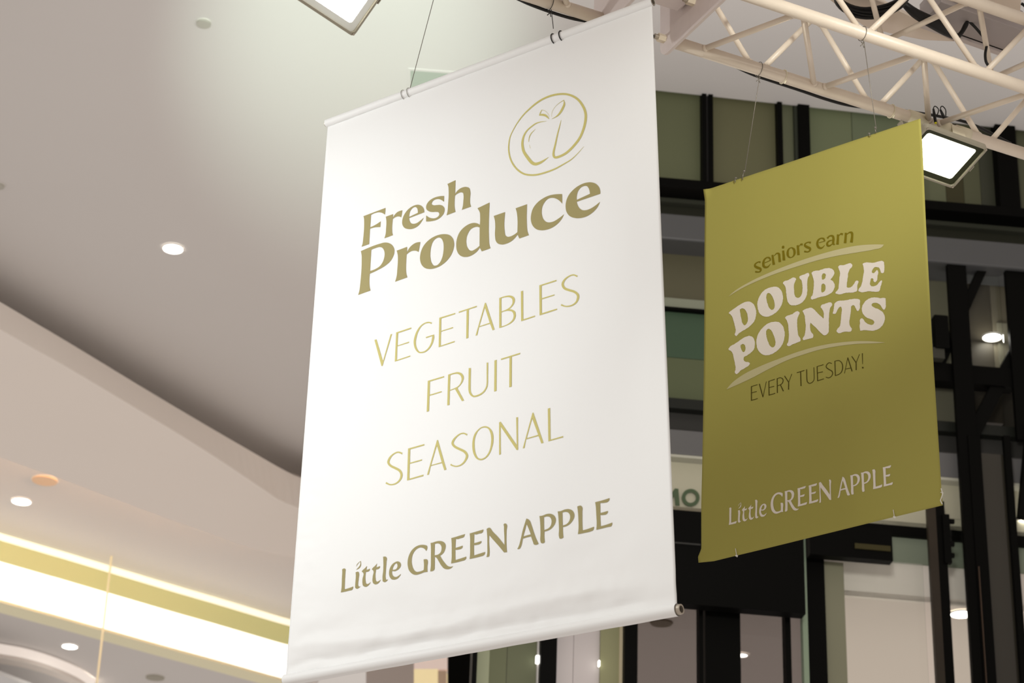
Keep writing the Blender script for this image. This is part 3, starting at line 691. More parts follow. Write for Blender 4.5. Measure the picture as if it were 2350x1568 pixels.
def rod(P, Q, r, parent):
    d = unit(Q - P); m = MB(); n = 20
    m.tube([P - d * 0.004, Q], r, n, cap=False); m.tube([Q, P - d * 0.004], r * 0.72, n, cap=False)
    for E, s in ((P - d * 0.004, 1), (Q, -1)):
        h = unit(np.cross(d, A(0, 0, 1))); k = np.cross(d, h)
        o = [E + r * (math.cos(i * 2 * math.pi / n) * h + math.sin(i * 2 * math.pi / n) * k) for i in range(n)]
        q = [E + r * 0.72 * (math.cos(i * 2 * math.pi / n) * h + math.sin(i * 2 * math.pi / n) * k) for i in range(n)]
        m.add(o + q, [(i, (i + 1) % n, n + (i + 1) % n, n + i) for i in range(n)])
    return m.build('rod', M_ROD, parent, smooth=False)
rod(tl, tr_, 0.0135, ban1)
bd = unit(br_ - bl)
rod(bl, br_ + bd * 0.014, 0.0165, ban1)['label'] = 'hollow metal rod sticking out of the hem'
LBL = 'printed_line'
print_mesh(B1, disp1, [FRESH, PRO, DU, CE], [], LBL, M_INK, ban1, 'bold olive flared letters reading Fresh Produce')
print_mesh(B1, disp1, [], [(LOGO, [1] * 9)], 'printed_emblem', M_GOLD, ban1, 'thin gold apple outline in a ring', piece='emblem_line')
print_mesh(B1, disp1, [VEGET, ABLE], [(VEGET_S, [2]), (ABLE_S, [1])], LBL, M_GOLD, ban1, 'thin gold capitals reading VEGETABLES')
print_mesh(B1, disp1, [FRUIT], [(FRUIT_S, [1])], LBL, M_GOLD, ban1, 'thin gold capitals reading FRUIT')
print_mesh(B1, disp1, [SEAS, ONAL], [(SEAS_S, [1, 1])], LBL, M_GOLD, ban1, 'thin gold capitals reading SEASONAL')
print_mesh(B1, disp1, [MARK1, MARK2, MARK3], [], LBL, M_INK, ban1, 'olive store name in calligraphic letters')

# --- smaller olive banner
Pa_ = at_z(1740, 150, ZA); Pb_ = at_z(1978, 75, ZA)
B2 = Sheet((Pa_ + Pb_) / 2, -41.0)
EL = [(1617, 437), (1617.5, 455), (1616.5, 700), (1612, 1000), (1609, 1160), (1609.5, 1262), (1606.5, 1280), (1610, 1295)]
ER = [(2112, 272), (2116, 330), (2124, 500), (2138, 760), (2150, 960), (2160.5, 1135), (2163, 1158), (2163, 1159)]
def edge2(u, v):
    yl = 437 + v * (1295 - 437); yr = 272 + v * (1159.5 - 272)
    xl = float(np.interp(yl, [p[1] for p in EL], [p[0] for p in EL])); xr = float(np.interp(yr, [p[1] for p in ER], [p[0] for p in ER]))
    return B2.at(xl, yl) * (1 - u) + B2.at(xr, yr) * u
b2c = [edge2(0, 0), edge2(1, 0), edge2(0, 1), edge2(1, 1)]
a2L = B2.ab(b2c[0])[0]; a2R = B2.ab(b2c[1])[0]; z2T = b2c[0][2]; z2B = b2c[2][2]
def disp2(p):
    a, b = B2.ab(p); z = p[2]; u = (a - a2L) / (a2R - a2L); v = (z2T - z) / (z2T - z2B)
    d = 0.012 * math.sin(u * math.pi) * math.sin(max(0, min(1, v)) * math.pi)
    d += 0.003 * noise.noise(Vector((a * 3, b * 2, 11.0)))
    d += 0.010 * max(0, 1 - u / 0.03) * (max(0, 1 - abs(v) / 0.03) + max(0, 1 - abs(1 - v) / 0.04))
    return d
ban2 = empty('hanging_banner', (b2c[0] + b2c[1]) / 2, 'olive green hanging banner with white DOUBLE POINTS lettering', 'banner')
grid_cloth(edge2, 90, 120, disp2, B2.N).build('cloth', M_GCLOTH, ban2, smooth=True)
print_mesh(B2, disp2, [SENIORS], [(SENIORS_S, [1, 2, 2, 2, 2, 1, 2, 2, 2, 2])], LBL, M_DOLIVE, ban2, 'dark olive small letters reading seniors earn')
print_mesh(B2, disp2, [DP1, DP2, DP3, DP4], [], LBL, M_WINK, ban2, 'rough off-white slab letters reading DOUBLE POINTS', rough=0.38)
print_mesh(B2, disp2, [SWOOSH], [], 'printed_swoosh', M_PALE, ban2, 'two pale tapered swoosh lines', piece='swoosh')
print_mesh(B2, disp2, [], [(TUESDAY_S, [4, 2, 4, 3, 3, 2, 1, 4, 1, 2, 3, 3, 2])], LBL, M_DARKINK, ban2, 'thin brown capitals reading EVERY TUESDAY!')
src_ = [(783.0, 1360.5), (786.2, 1307.7), (1399.6, 1143.8), (1405.0, 1204.6)]
dst_ = [(1673.3, 1205.5), (1674.5, 1167.0), (2045.9, 1068.3), (2049.4, 1110.5)]
rows = []; rhs = []
for (x, y), (X, Y) in zip(src_, dst_):
    rows += [[x, y, 1, 0, 0, 0, -X * x, -X * y], [0, 0, 0, x, y, 1, -Y * x, -Y * y]]; rhs += [X, Y]
hm = list(np.linalg.solve(np.array(rows, float), np.array(rhs, float))) + [1.0]
def warp2(p):
    w = hm[6] * p[0] + hm[7] * p[1] + 1
    return A((hm[0] * p[0] + hm[1] * p[1] + hm[2]) / w, (hm[3] * p[0] + hm[4] * p[1] + hm[5]) / w)
print_mesh(B2, disp2, [MARK1, MARK2, MARK3], [], LBL, M_WINK, ban2, 'off-white store name in calligraphic letters', warp=warp2)

# ------------------------------------------------------------------ wires that carry the banners
def wloop(mb, c, axis, r, wr, n=18):
    axis = unit(axis); h = unit(np.cross(axis, A(0, 0, 1))); k = np.cross(axis, h)
    mb.tube([c + r * (math.cos(i * 2 * math.pi / n) * h + math.sin(i * 2 * math.pi / n) * k) for i in range(n)], wr, 6, closed=True)
def wire(top, bot, chord_axis, label, m, wr=0.0016, low=None, hook=None):
    mb = MB()
    if chord_axis is not None: wloop(mb, top, chord_axis, RC + 0.004, wr)
    st = top - A(0, 0, RC + 0.004) if chord_axis is not None else top
    mb.tube([st, st * 0.97 + bot * 0.03 + A(0.004, 0, 0), bot], wr, 6)
    if chord_axis is not None:
        kn = st - A(0, 0, 0.016)
        mb.tube([kn + A(0.006, 0, 0.008), kn, kn + A(-0.010, -0.004, -0.014)], wr * 1.3, 6); mb.tube([kn + A(-0.006, 0, 0.008), kn, kn + A(0.004, 0.0, -0.018)], wr * 1.2, 6)
    if low: low(mb)
    o = mb.build('suspension_wire', m, None, smooth=True)
    return tag(o, label, 'wire', 'wires holding up the banners')
bax = unit(tr_ - tl)
def loops1(x1, x2, yy, wr):
    def f(mb):
        for x in (x1, x2):
            y = np.interp(x, [750, 1499], [284, 4]); wloop(mb, B1.at(x, y), bax, rt + 0.003, wr)
    return f
wire(on('B', tt('B', 1050)), B1.at(941, 203), TD, 'left thin wire holding the white banner', M_WIRE, 0.0014, loops1(927, 940, 0, 0.0011))
wire(on('A', tt('A', 1263)), B1.at(1270, 66), TD, 'right wire with black loop holding the white banner', M_BWIRE, 0.0014, loops1(1271, 1289, 0, 0.0022))
def ties(pts):
    def f(mb):
        for (x, y, dx, dy) in pts:
            p = B2.at(x, y) + B2.N * 0.004; q = B2.at(x + dx, y + dy) + B2.N * 0.005
            mb.tube([p, (p + q) / 2 + B2.N * 0.003, q], 0.0017, 6); mb.tube([p + A(0.004, 0, 0.003), p, p + A(-0.004, 0, 0.002)], 0.0026, 6)
    return f
wire(on('A', tt('A', 1741)), B2.at(1709, 396), TD, 'left wire holding the olive banner', M_WIRE, 0.0014, ties([(1709, 394, -3, 20), (1690, 410, -1, 10)]))
wire(on('B', tt('B', 1979)), B2.at(2011, 297), TD, 'right wire holding the olive banner', M_WIRE, 0.0014, ties([(2010, 294, 2, 12), (1996, 308, 3, 6)]))
for (x, y, lb) in ((1692, 1276, 'left pale loose thread on the lower hem of the olive banner'), (2054, 1187, 'right pale loose thread on the lower hem of the olive banner')):
    p = B2.at(x, y) + B2.N * 0.004
    t = MB().tube([B2.at(x - 3, y - 16) + B2.N * 0.003, p, p + A(0.002, 0, -0.006)], 0.0012, 6).tube([p + A(-0.004, 0, 0), p + A(0.004, 0, -0.002)], 0.003, 6).build('loose_thread', mat('pale_thread', (0.75, 0.73, 0.68, 1), 0.6)); tag(t, lb, 'thread', 'threads on the olive banner')
p = B2.at(2162, 1135) + B2.N * 0.004
t = MB().tube([p + A(0, 0, 0.02), p + A(0.004, 0, 0), B2.at(2160, 1150) + B2.N * 0.005, B2.at(2164, 1158) + B2.N * 0.005], 0.0018, 6).tube([p + A(-0.003, 0, 0.006), p + A(0.007, 0, 0.004)], 0.0012, 6).build('loose_thread', mat('pale_thread', (0.75, 0.73, 0.68, 1), 0.6))
tag(t, 'frayed pale thread at the lower right corner of the olive banner', 'thread', 'threads on the olive banner')

# ------------------------------------------------------------------ floodlights
def lamp_frame(cpx, upx, vpx, dep, w, h):
    """corner of the bezel at cpx; one edge runs level towards upx, the other towards vpx"""
    C0 = at_depth(cpx[0], cpx[1], dep)
    u = unit(at_z(upx[0], upx[1], C0[2]) - C0)
    d = ray(*vpx); t = np.dot(C0 - CAM, u) / np.dot(d, u)
    v = unit(CAM + d * t - C0)
    n = unit(np.cross(u, v))
    if n[2] > 0: n = -n                                    # light leaves downwards
    return C0 + u * w / 2 + v * h / 2, u, v, n
def lamp_towards(c, target):
    n = unit(np.array(target, float) - c); u = unit(np.cross(n, A(0, 0, 1))); v = np.cross(n, u)
    return c, u, v, n
def floodlight(frame, w, h, label, lens, energy, color, size, blend, soft=0.07, pole=False, gasket=None):
    c, u, v, n = frame
    root = empty('floodlight', c, label, 'floodlight', 'floodlights by the truss')
    def rect(hw, hh, off, r, k=5):
        out = []
        for (sx, sy, a0) in ((1, 1, 0), (-1, 1, 90), (-1, -1, 180), (1, -1, 270)):
            for i in range(k):
                an = math.radians(a0 + i * 90 / (k - 1))
                out.append(c + u * (sx * (hw - r) + r * math.cos(an)) + v * (sy * (hh - r) + r * math.sin(an)) + n * off)
        return out
    def ringface(mb, a, b):
        k = len(a); mb.add(a + b, [(i, (i + 1) % k, k + (i + 1) % k, k + i) for i in range(k)])
    W2, H2 = w / 2, h / 2
    q = MB(); ringface(q, rect(W2, H2, -0.022, 0.016), rect(W2, H2, 0.0, 0.016)); ringface(q, rect(W2, H2, 0.0, 0.016), rect(W2 - 0.009, H2 - 0.009, 0.002, 0.014)); ringface(q, rect(W2 - 0.009, H2 - 0.009, 0.002, 0.014), rect(W2 - 0.010, H2 - 0.010, -0.008, 0.013)); ringface(q, rect(W2, H2, -0.022, 0.016), rect(W2 - 0.03, H2 - 0.03, -0.022, 0.02))
    bz = q.build('bezel', M_ALU, root)
    sc = MB()
    for sx in (-1, 1):
        for sy in (-1, 1):
            p = c + u * sx * (W2 - 0.008) + v * sy * (H2 - 0.008) + n * 0.001
            sc.tube([p, p + n * 0.003], 0.0045, 8)
    sc.build('screws', M_ROD, bz)
    q = MB(); ringface(q, rect(W2 - 0.0095, H2 - 0.0095, -0.006, 0.013), rect(W2 - 0.032, H2 - 0.032, -0.010, 0.012)); q.build('gasket', gasket or M_GASKET, root)
    a = rect(W2 - 0.030, H2 - 0.030, -0.011, 0.012); MB().add(a, [tuple(range(len(a)))]).build('lens', lens, root)
    q = MB(); ringface(q, rect(W2 - 0.012, H2 - 0.012, -0.022, 0.02), rect(W2 - 0.035, H2 - 0.035, -0.075, 0.02)); b = rect(W2 - 0.035, H2 - 0.035, -0.075, 0.02); q.add(b, [tuple(range(len(b)))])
    hs = q.build('housing', M_ALU, root)
    for i in range(9):
        x = (i - 4) / 4 * (W2 - 0.075)
        MB().box(c + u * x - n * 0.098, (u, v, n), (0.003, H2 - 0.065, 0.018)).build('fin', M_ALU, hs)
    q = MB()
    for sx in (-1, 1): q.box(c + u * sx * (W2 + 0.005) - n * 0.07, (u, v, n), (0.002, 0.014, 0.07))
    q.box(c - n * 0.14, (u, v, n), (W2 + 0.007, 0.014, 0.002)); q.build('bracket', M_ALU, root)
    if pole:
        p = c - n * 0.14; MB().tube([p, A(p[0], p[1], H1)], 0.012, 10).build('drop_rod', M_ALU, root, smooth=True)
    l = bpy.data.lights.new('flood_beam', 'SPOT'); l.energy = energy; l.color = color; l.spot_size = math.radians(size); l.spot_blend = blend; l.shadow_soft_size = soft
    lo = bpy.data.objects.new('flood_beam', l); COL.objects.link(lo); lo.parent = root
    lo.location = Vector(n * 0.12)
    lo.rotation_euler = Vector(n).to_track_quat('-Z', 'Y').to_euler()
    return root

# lamp at the top edge, hanging on a rod from the ceiling
fr1 = lamp_frame((811, 85), (690, 5), (869, 2), 7.55, 0.40, 0.30); f1c, f1n = fr1[0], fr1[3]
F1 = floodlight(fr1, 0.40, 0.30, 'blazing floodlight cut off by the top picture edge beside the white banner', M_LENS, 60.0, (0.97, 1.0, 0.95), 120, 0.9, pole=True, gasket=mat('whitened_gasket', (0.88, 0.92, 0.88, 1), 0.4))  # gasket made white to stand in for the lamp's overexposed rim
# added spot: its glow on the ceiling stands in for lens glare
added_fill = bpy.data.lights.new('added_fill', 'SPOT'); added_fill.energy = 4600; added_fill.color = (0.80, 1.0, 0.84); added_fill.spot_size = math.radians(21); added_fill.spot_blend = 1.0; added_fill.shadow_soft_size = 0.12
so = bpy.data.objects.new('added_fill', added_fill); COL.objects.link(so); so.parent = F1; so.location = Vector(-f1n * 0.25 + A(0, 0, 0.1))
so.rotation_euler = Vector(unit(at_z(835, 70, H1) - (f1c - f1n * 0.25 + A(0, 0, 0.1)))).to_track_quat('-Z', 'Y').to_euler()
# lamp under the truss
dep2 = float(np.dot(on('A', tt('A', 2190)) - CAM, CF)) - 0.02
F2 = floodlight(lamp_frame((2187, 433), (2050, 385), (2258, 354), dep2, 0.31, 0.235), 0.31, 0.235, 'lit floodlight under the truss beside the olive banner', M_LENS2, 25.0, (0.97, 1.0, 0.80), 120, 0.8)
# two more lamps of the hall, hanging outside the picture, that wash the banners
F3 = floodlight(lamp_towards(A(-4.0, 6.26, 6.2), B1.at(700, 900)), 0.40, 0.30, 'floodlight hanging at the far left of the hall, facing the white banner', M_LENS, 440.0, (0.96, 1.0, 0.99), 60, 1.0, pole=True)
F4 = floodlight(lamp_towards(A(2.0, 3.5, 6.4), B2.at(1950, 290)), 0.40, 0.30, 'floodlight hanging at the right of the hall, facing the olive banner', M_LENS, 440.0, (1.0, 0.99, 0.90), 35, 1.0, soft=0.12, pole=True)
# added light without a fixture, brightening the ceiling above the truss
sp_ = bpy.data.lights.new('added_fill', 'SPOT'); sp_.energy = 520; sp_.color = (1.0, 0.95, 0.90); sp_.spot_size = math.radians(110); sp_.spot_blend = 1.0; sp_.shadow_soft_size = 0.4
s_o = bpy.data.objects.new('added_fill', sp_); COL.objects.link(s_o); s_o.parent = F2; s_o.location = Vector(-TN * 0.38 + A(0, 0, 0.25))
s_o.rotation_euler = Vector(unit(at_z(1800, 150, H1) - (np.array(F2.location) - TN * 0.38 + A(0, 0, 0.25)))).to_track_quat('-Z', 'Y').to_euler()

# ------------------------------------------------------------------ tape, ties, cables on the truss
def wrap(x0, x1, r, label):
    o = MB().tube([on('A', tt('A', x0)), on('A', tt('A', (x0 + x1) / 2)), on('A', tt('A', x1))], [r, r * 1.03, r], 18, cap=True).build('tape_wrap', M_TAPE, None, smooth=True)
    return tag(o, label, 'tape', 'tape on the truss')
wrap(2082, 2122, RC + 0.005, 'cream tape wrapped round the truss chord behind the olive banner corner')
wrap(2150, 2178, RC + 0.0035, 'cream tape wrap on the chord under the black plugs')
wrap(2192, 2222, RC + 0.0045, 'cream tape wrap on the chord above the lit floodlight')
# sheet of paper tape hanging from the chord to the lamp
def VA(x, y, off=0.0): return at_plane(x, y, BASE['A'] + TN * off, TN)
pp = [VA(2184, 286, .03), VA(2211, 296, .03), VA(2221, 331, .03), VA(2199, 322, .03), VA(2188, 309, .03)]
t = MB().prism(pp, -TN * 0.002).build('paper_flap', M_TAPE); tag(t, 'torn cream paper flap hanging from the chord over the floodlight', 'paper')
for x, lb in ((1797, 'thin cream cable tie round the chord left of the olive banner'), (2045, 'thin cream cable tie round the chord above the olive banner')):
    mb = MB(); wloop(mb, on('A', tt('A', x)), TD, RC + 0.003, 0.0022); e = on('A', tt('A', x)) + TN * 0.02 - A(0, 0, RC + 0.004)
    mb.tube([e, e - A(0.006, 0, 0.014)], 0.0024, 6); t = mb.build('cable_tie', M_TAPE, None, smooth=True); tag(t, lb, 'cable tie', 'cable ties on the truss')
def cable(pts, r, name, label, off=0.0, m=None, n=8, cat='cable'):
    P = smooth_line([np.array(p, float) for p in pts], 6)
    t = MB().tube([VA(p[0], p[1], off) for p in P], r, n).build(name, m or M_CABLE, None, smooth=True); return tag(t, label, cat, None)
cable([(1080, -40), (1170, -10), (1216, 10), (1265, 28), (1320, 44), (1390, 56), (1480, 78), (1560, 102), (1640, 129), (1690, 154), (1730, 172), (1780, 189), (1835, 207), (1890, 226), (1940, 240), (1990, 247), (2060, 252), (2100, 258), (2160, 268), (2230, 285), (2320, 330)], 0.0062, 'power_cable', 'black power cable sagging along the underside of the truss', -0.032)
# coil of cable and looms lying in the truss
cc = at_plane(2000, -16, (BASE['B'] + BASE['D']) / 2 + UPV * 0.2, TN)
mb = MB()
for k in range(7):
    R = 0.142 - 0.004 * (k % 3); z = (k - 3) * 0.0075
    mb.tube([cc + A(R * math.cos(a), R * 0.95 * math.sin(a), z + 0.004 * math.sin(3 * a + k)) for a in np.linspace(0, 2 * math.pi, 40, endpoint=False)], 0.0062, 6, closed=True)
t = mb.build('cable_coil', M_CABLE, None, smooth=True); tag(t, 'black coil of cable lying in the truss at the top edge', 'cable coil')
OFFM = 0.18
def VM(x, y, off=OFFM): return at_plane(x, y, BASE['A'] + TN * off, TN)
P = smooth_line([(2070, 4, .012), (2100, 30, .020), (2140, 52, .024), (2175, 72, .022), (2195, 84, .012), (2207, 74, .009), (2216, 58, .010), (2221, 48, .006)], 6)
t = MB().tube([VM(p[0], p[1]) for p in P], [p[2] for p in P], 10).build('cable_loom', M_CABLE, None, smooth=True); tag(t, 'thick black cable loom sloping across the truss', 'cable loom')
for pts, r, lb in (([(2222, 47), (2240, 65), (2260, 90), (2264, 104), (2261, 125), (2263, 142), (2270, 153)], 0.0058, 'black cable bent down along a truss brace'),
                   ([(2172, -2), (2200, 12), (2225, 28), (2250, 48), (2272, 66)], 0.0052, 'straight black cable crossing the grey tray'),
                   ([(2258, 32), (2290, 46), (2330, 60), (2400, 86)], 0.0075, 'ribbed black conduit under the upper chord'),
                   ([(2344, 8), (2352, 14), (2380, 40)], 0.006, 'short black cable at the upper right edge'),
                   ([(2338, 74), (2346, 68), (2360, 60)], 0.010, 'black strap end at the right edge')):
    S = smooth_line(pts, 5); t = MB().tube([VM(*p) for p in S], r, 8).build('power_cable', M_CABLE, None, smooth=True); tag(t, lb, 'cable', None)
for (x0, y0, x1, y1, lb) in ((2142, 250, 2147, 281, 'left black plug with yellow tip hanging on the chord'), (2158, 252, 2171, 280, 'right black plug with yellow tip hanging on the chord')):
    r_ = empty('cable_plug', VA(x0, y0, .04), lb, 'plug', 'plugs on the truss')
    a, b = VA(x0, y0, .04), VA(x1, y1, .04)
    MB().tube([a, a * .55 + b * .45, b], [0.004, 0.0065, 0.0055], 10).build('body', M_CABLE, r_, smooth=True)
    MB().tube([b, b + (b - a) * 0.10], 0.005, 10).build('tip', M_YELLOW, r_, smooth=True)
    MB().tube([VA(p[0], p[1], .04) for p in smooth_line([(x0, y0), (x0 + 1, 246), (x0 + 5, 244), (x0 + 12, 252), ((x0 + x1) / 2 + 6, (y0 + y1) / 2)], 4)], 0.0022, 6).build('lead', M_CABLE, r_, smooth=True)
# grey gear tray, warm plate and control box lying on top of the truss
zt2 = ZA + HT + 0.08
ty = [at_z(*q, zt2) for q in ((2112, 57), (2302, 124), (2352, 72), (2160, 4))]
r_ = empty('gear_tray', sum(ty) / 4, 'grey metal gear tray lying on the truss at the upper right', 'tray')
MB().prism(ty, (0, 0, 0.10)).build('body', M_TRAY, r_, bevel=0.004)
d1 = unit(ty[1] - ty[0]); d2 = unit(ty[3] - ty[0])
MB().prism([ty[0] - d2 * 0.004, ty[1] - d2 * 0.004, ty[1] + d2 * 0.018, ty[0] + d2 * 0.018], (0, 0, -0.012)).build('lip', M_TRAYL, r_)
MB().prism([ty[0] + d2 * 0.022 + d1 * .14, ty[1] + d2 * 0.022 - d1 * .01, ty[1] + d2 * 0.027 - d1 * .01, ty[0] + d2 * 0.027 + d1 * .14], (0, 0, -0.001)).build('slot', M_BLACK, r_)
wp = [at_z(*q, zt2 + 0.01) for q in ((1900, -4), (1925, -30), (2030, 8), (2064, 26), (2110, 48), (2116, 60), (2190, 95), (2120, 92), (2050, 78), (1985, 62))]
t = MB().prism(wp, (0, 0, 0.015)).build('cream_plate', M_WPLATE); tag(t, 'flat warm cream plate above the truss beside the cable coil', 'plate')  # flat plate added for a paler, warm-tinted area of the ceiling
bx = [at_z(*q, zt2 + 0.02) for q in ((2168, 2), (2180, -60), (2345, -20), (2341, 30), (2290, 12))]
t = MB().prism(bx, (0, 0, 0.15)).build('control_box', M_WPLATE); tag(t, 'pale control box above the upper right chord', 'box')

# ------------------------------------------------------------------ glazed wall and lift shaft on the right
backp = [fac(1030, -120, 7.0), fac(2600, -60, 7.0), fac(2600, 1800, 7.0), fac(1030, 1800, 7.0)]
wall = MB().prism(backp, -FN * 0.1).build('wall_right', M_DARK); tag(wall, 'dark lift shaft wall behind the glazing', kind='structure')
SL = 0.0855
def lean(x, dy): return x + (x - 1545) / 10700.0 * dy
def R(x0, x1, y0, y1, off, th, m, name, parent=None, bevel=0.0):
    xm = (x0 + x1) / 2; ym = (y0 + y1) / 2; out = []
    for (x, y) in ((x0, y0), (x1, y0), (x1, y1), (x0, y1)):
        yy = y + SL * (x - xm); out.append(fac(lean(x, y - ym), yy, off))
    o = MB().prism(out, -FN * th).build(name, m, parent or wall, bevel=bevel); return o
def Rt(x0, x1, y0, y1, *a, **k):            # x values given at the top edge y0
    h = (y1 - y0) / 2; return R(lean(x0, h), lean(x1, h), y0, y1, *a, **k)
# return wall closing the glazed wall's left end
le = fac(1100, 900, 0.0); vd = unit(A(le[0], le[1], 0)); ca, sa_ = math.cos(math.radians(-1.5)), math.sin(math.radians(-1.5)); vd = A(vd[0] * ca - vd[1] * sa_, vd[0] * sa_ + vd[1] * ca, 0)
wb = MB().prism([A(le[0], le[1], 6.6), A(le[0], le[1], H1)] + [A(le[0], le[1], H1) + vd * 14, A(le[0], le[1], 6.6) + vd * 14], FE * 0.08).build('wall_back', M_SOFF); tag(wb, 'plain beige return wall behind the white banner', kind='structure')
# upper row of back-painted glass panels
for x0, x1, c in ((1112, 1205, (80, 84, 62)), (1217, 1330, (84, 86, 64)), (1342, 1462, (82, 82, 60)), (1472, 1613, (80, 84, 62)), (1621, 1628, (104, 104, 84)), (1636, 1787, (82, 82, 60)), (1796, 1827, (86, 90, 70)), (1858, 1956, (88, 95, 72)), (1957.5, 2130, (84, 92, 72)),
                  (2105, 2166, (80, 84, 64)), (2167, 2207, (48, 46, 28)), (2208, 2246, (68, 70, 52)), (2247, 2284, (48, 50, 40)), (2326, 2480, (66, 68, 52))):
    xm = (x0 + x1) / 2; y0 = 207 + 0.109 * (xm - 1500) - 26; y1 = 420 + SL * (xm - 1565)
    R(x0, x1, y0, y1, 0.05, 0.03, wallmat(*c), 'panel')
for x0, x1 in ((1100, 1113), (1205, 1217), (1330, 1342), (1462, 1472), (1612, 1622), (1627, 1637), (1786, 1797), (1834, 1860)):
    xm = (x0 + x1) / 2; y0 = 207 + 0.109 * (xm - 1500) - 26; y1 = 420 + SL * (xm - 1565)
    R(x0, x1, y0, y1, -0.03, 0.09, M_BLACK, 'mullion')
R(1825, 1835, 215, 440, 0.0, 0.08, wallmat(42, 46, 38), 'mullion')
R(2290, 2336, 262, 492, -0.05, 0.12, M_BLACK, 'mullion')
# horizontal members (levels given at column 1565)
def band(y0, y1, x0, x1, off, th, m, name, bevel=0.0):
    xm = (x0 + x1) / 2; d = SL * (xm - 1565); return R(x0, x1, y0 + d, y1 + d, off, th, m, name, bevel=bevel)
band(411, 431, 1112, 2480, -0.06, 0.16, M_BLACK, 'transom')
band(431, 466, 1112, 2480, 0.10, 0.06, wallmat(48, 50, 42), 'panel')
band(464, 494, 1112, 2480, 0.16, 0.06, wallmat(34, 35, 27), 'panel')
band(492, 551, 1112, 2480, -0.14, 0.30, wallmat(62, 63, 64, 0.35, 0.5), 'beam', bevel=0.015)
band(549, 686, 1112, 2100, 0.08, 0.04, wallmat(72, 70, 54), 'panel')
band(686, 706, 1112, 2100, 0.05, 0.06, wallmat(108, 112, 98), 'panel')
band(706, 711, 1112, 2100, 0.03, 0.1, M_BLACK, 'transom')
band(711, 822, 1112, 2100, 0.08, 0.04, wallmat(50, 67, 51), 'panel')
band(823, 915, 1112, 2100, 0.08, 0.04, wallmat(70, 76, 54), 'panel')
band(915, 938, 1112, 2480, 0.0, 0.14, wallmat(20, 22, 18), 'transom')
band(938, 986, 1112, 2480, 0.08, 0.14, wallmat(40, 40, 38), 'panel')
band(986, 1043, 1112, 2480, -0.02, 0.2, wallmat(80, 80, 80), 'beam', bevel=0.012)
band(1043, 1050, 1112, 2480, -0.01, 0.2, wallmat(150, 150, 138), 'beam')
# pale sign fascia with dark green letters
sroot = empty('fascia_sign', fac(1560, 1105, 0.1), 'pale fascia sign with dark green capitals between the two banners', 'sign')
R(1112, 2480, 1106 - 56.5 + SL * 231, 1106 + 58 + SL * 231, 0.08, 0.1, wallmat(152, 150, 132), 'board', sroot)
def letter(rings, strokes):
    mb = MB()
    for r in rings:
        tr = tessellate_polygon([[Vector((p[0], p[1], 0)) for p in q] for q in r]); fl = [p for q in r for p in q]
        mb.add([fac(p[0], p[1], 0.065) for p in fl], [tuple(t) for t in tr])
    o = mb.build('letter', mat('sign_green', srgb(62, 76, 54, 1.6), 0.6), sroot); return o
ell = lambda cx, cy, rx, ry: [A(cx + rx * math.cos(a), cy + ry * math.sin(a)) for a in np.linspace(0, 2 * math.pi, 36, endpoint=False)]
letter([[ell(1585.2, 1142.5, 20.5, 20.3), ell(1585.2, 1142.5, 12.0, 11.8)]], None)
letter([[[A(*p) for p in ((1505, 1155), (1507, 1117), (1516, 1118), (1533, 1143), (1549, 1121), (1557, 1122), (1560, 1161), (1550, 1160), (1548, 1139), (1534, 1158), (1516, 1136), (1514, 1156))]]], None)
# black lift car and frame below the sign
car = empty('lift_car', fac(1700, 1280, 0), 'black lift car front hanging below the pale sign', 'lift')
R(1112, 1846, 1164, 1378, -0.25, 0.10, M_BLACK, 'body', car)
R(1858, 2048, 1208, 1280, -0.22, 0.08, M_BLACK, 'header', car)
R(1962, 2044, 1250, 1262, -0.23, 0.02, wallmat(44, 40, 16), 'label_plate', car)
R(1470, 1608, 1243, 1246, -0.26, 0.02, wallmat(40, 40, 38), 'seam_strip', car)
# posts of the lower glazing
for x0, x1, y0, y1, off, th, m, nm in (
    (1083, 1094, 1330, 1760, -0.04, 0.12, M_BLACK, 'mullion'), (1094, 1122, 1330, 1760, 0.05, 0.04, wallmat(140, 145, 120), 'panel'),
    (1122, 1161.5, 1330, 1760, 0.06, 0.04, wallmat(92, 96, 72), 'panel'), (1163, 1233, 1330, 1760, 0.06, 0.04, wallmat(90, 94, 72), 'panel'),
    (1232, 1240, 1330, 1760, 0.02, 0.06, wallmat(190, 188, 186), 'panel'), (1240, 1277, 1330, 1760, -0.05, 0.08, M_BLACK, 'mullion'),
    (1277, 1314.5, 1330, 1760, 0.06, 0.04, wallmat(180, 174, 174), 'panel'), (1315.5, 1377, 1330, 1760, 0.06, 0.04, wallmat(178, 172, 172), 'panel'),
    (1377, 1421, 1330, 1760, 0.03, 0.06, wallmat(126, 126, 95), 'panel'), (1421, 1433, 1330, 1760, 0.02, 0.06, wallmat(172, 162, 136), 'panel'),
    (1433, 1463, 1330, 1760, -0.05, 0.08, M_BLACK, 'mullion'), (1605, 1615, 1380, 1760, -0.05, 0.08, M_BLACK, 'mullion'),
    (1615, 1620, 1380, 1760, 0.02, 0.05, wallmat(165, 160, 150), 'panel'), (1620, 1701, 1380, 1760, -0.05, 0.08, M_BLACK, 'mullion'),
    (1805, 1818, 1380, 1760, -0.05, 0.08, M_BLACK, 'mullion'), (1844, 1856, 1232, 1760, -0.08, 0.06, wallmat(112, 126, 108), 'mullion'),
    (1856, 1898, 1225, 1760, -0.06, 0.06, M_BLACK, 'mullion'), (1897, 1944, 1290, 1760, -0.02, 0.06, wallmat(108, 108, 90), 'panel')):
    R(x0, x1, y0, y1, off, th, m, nm)
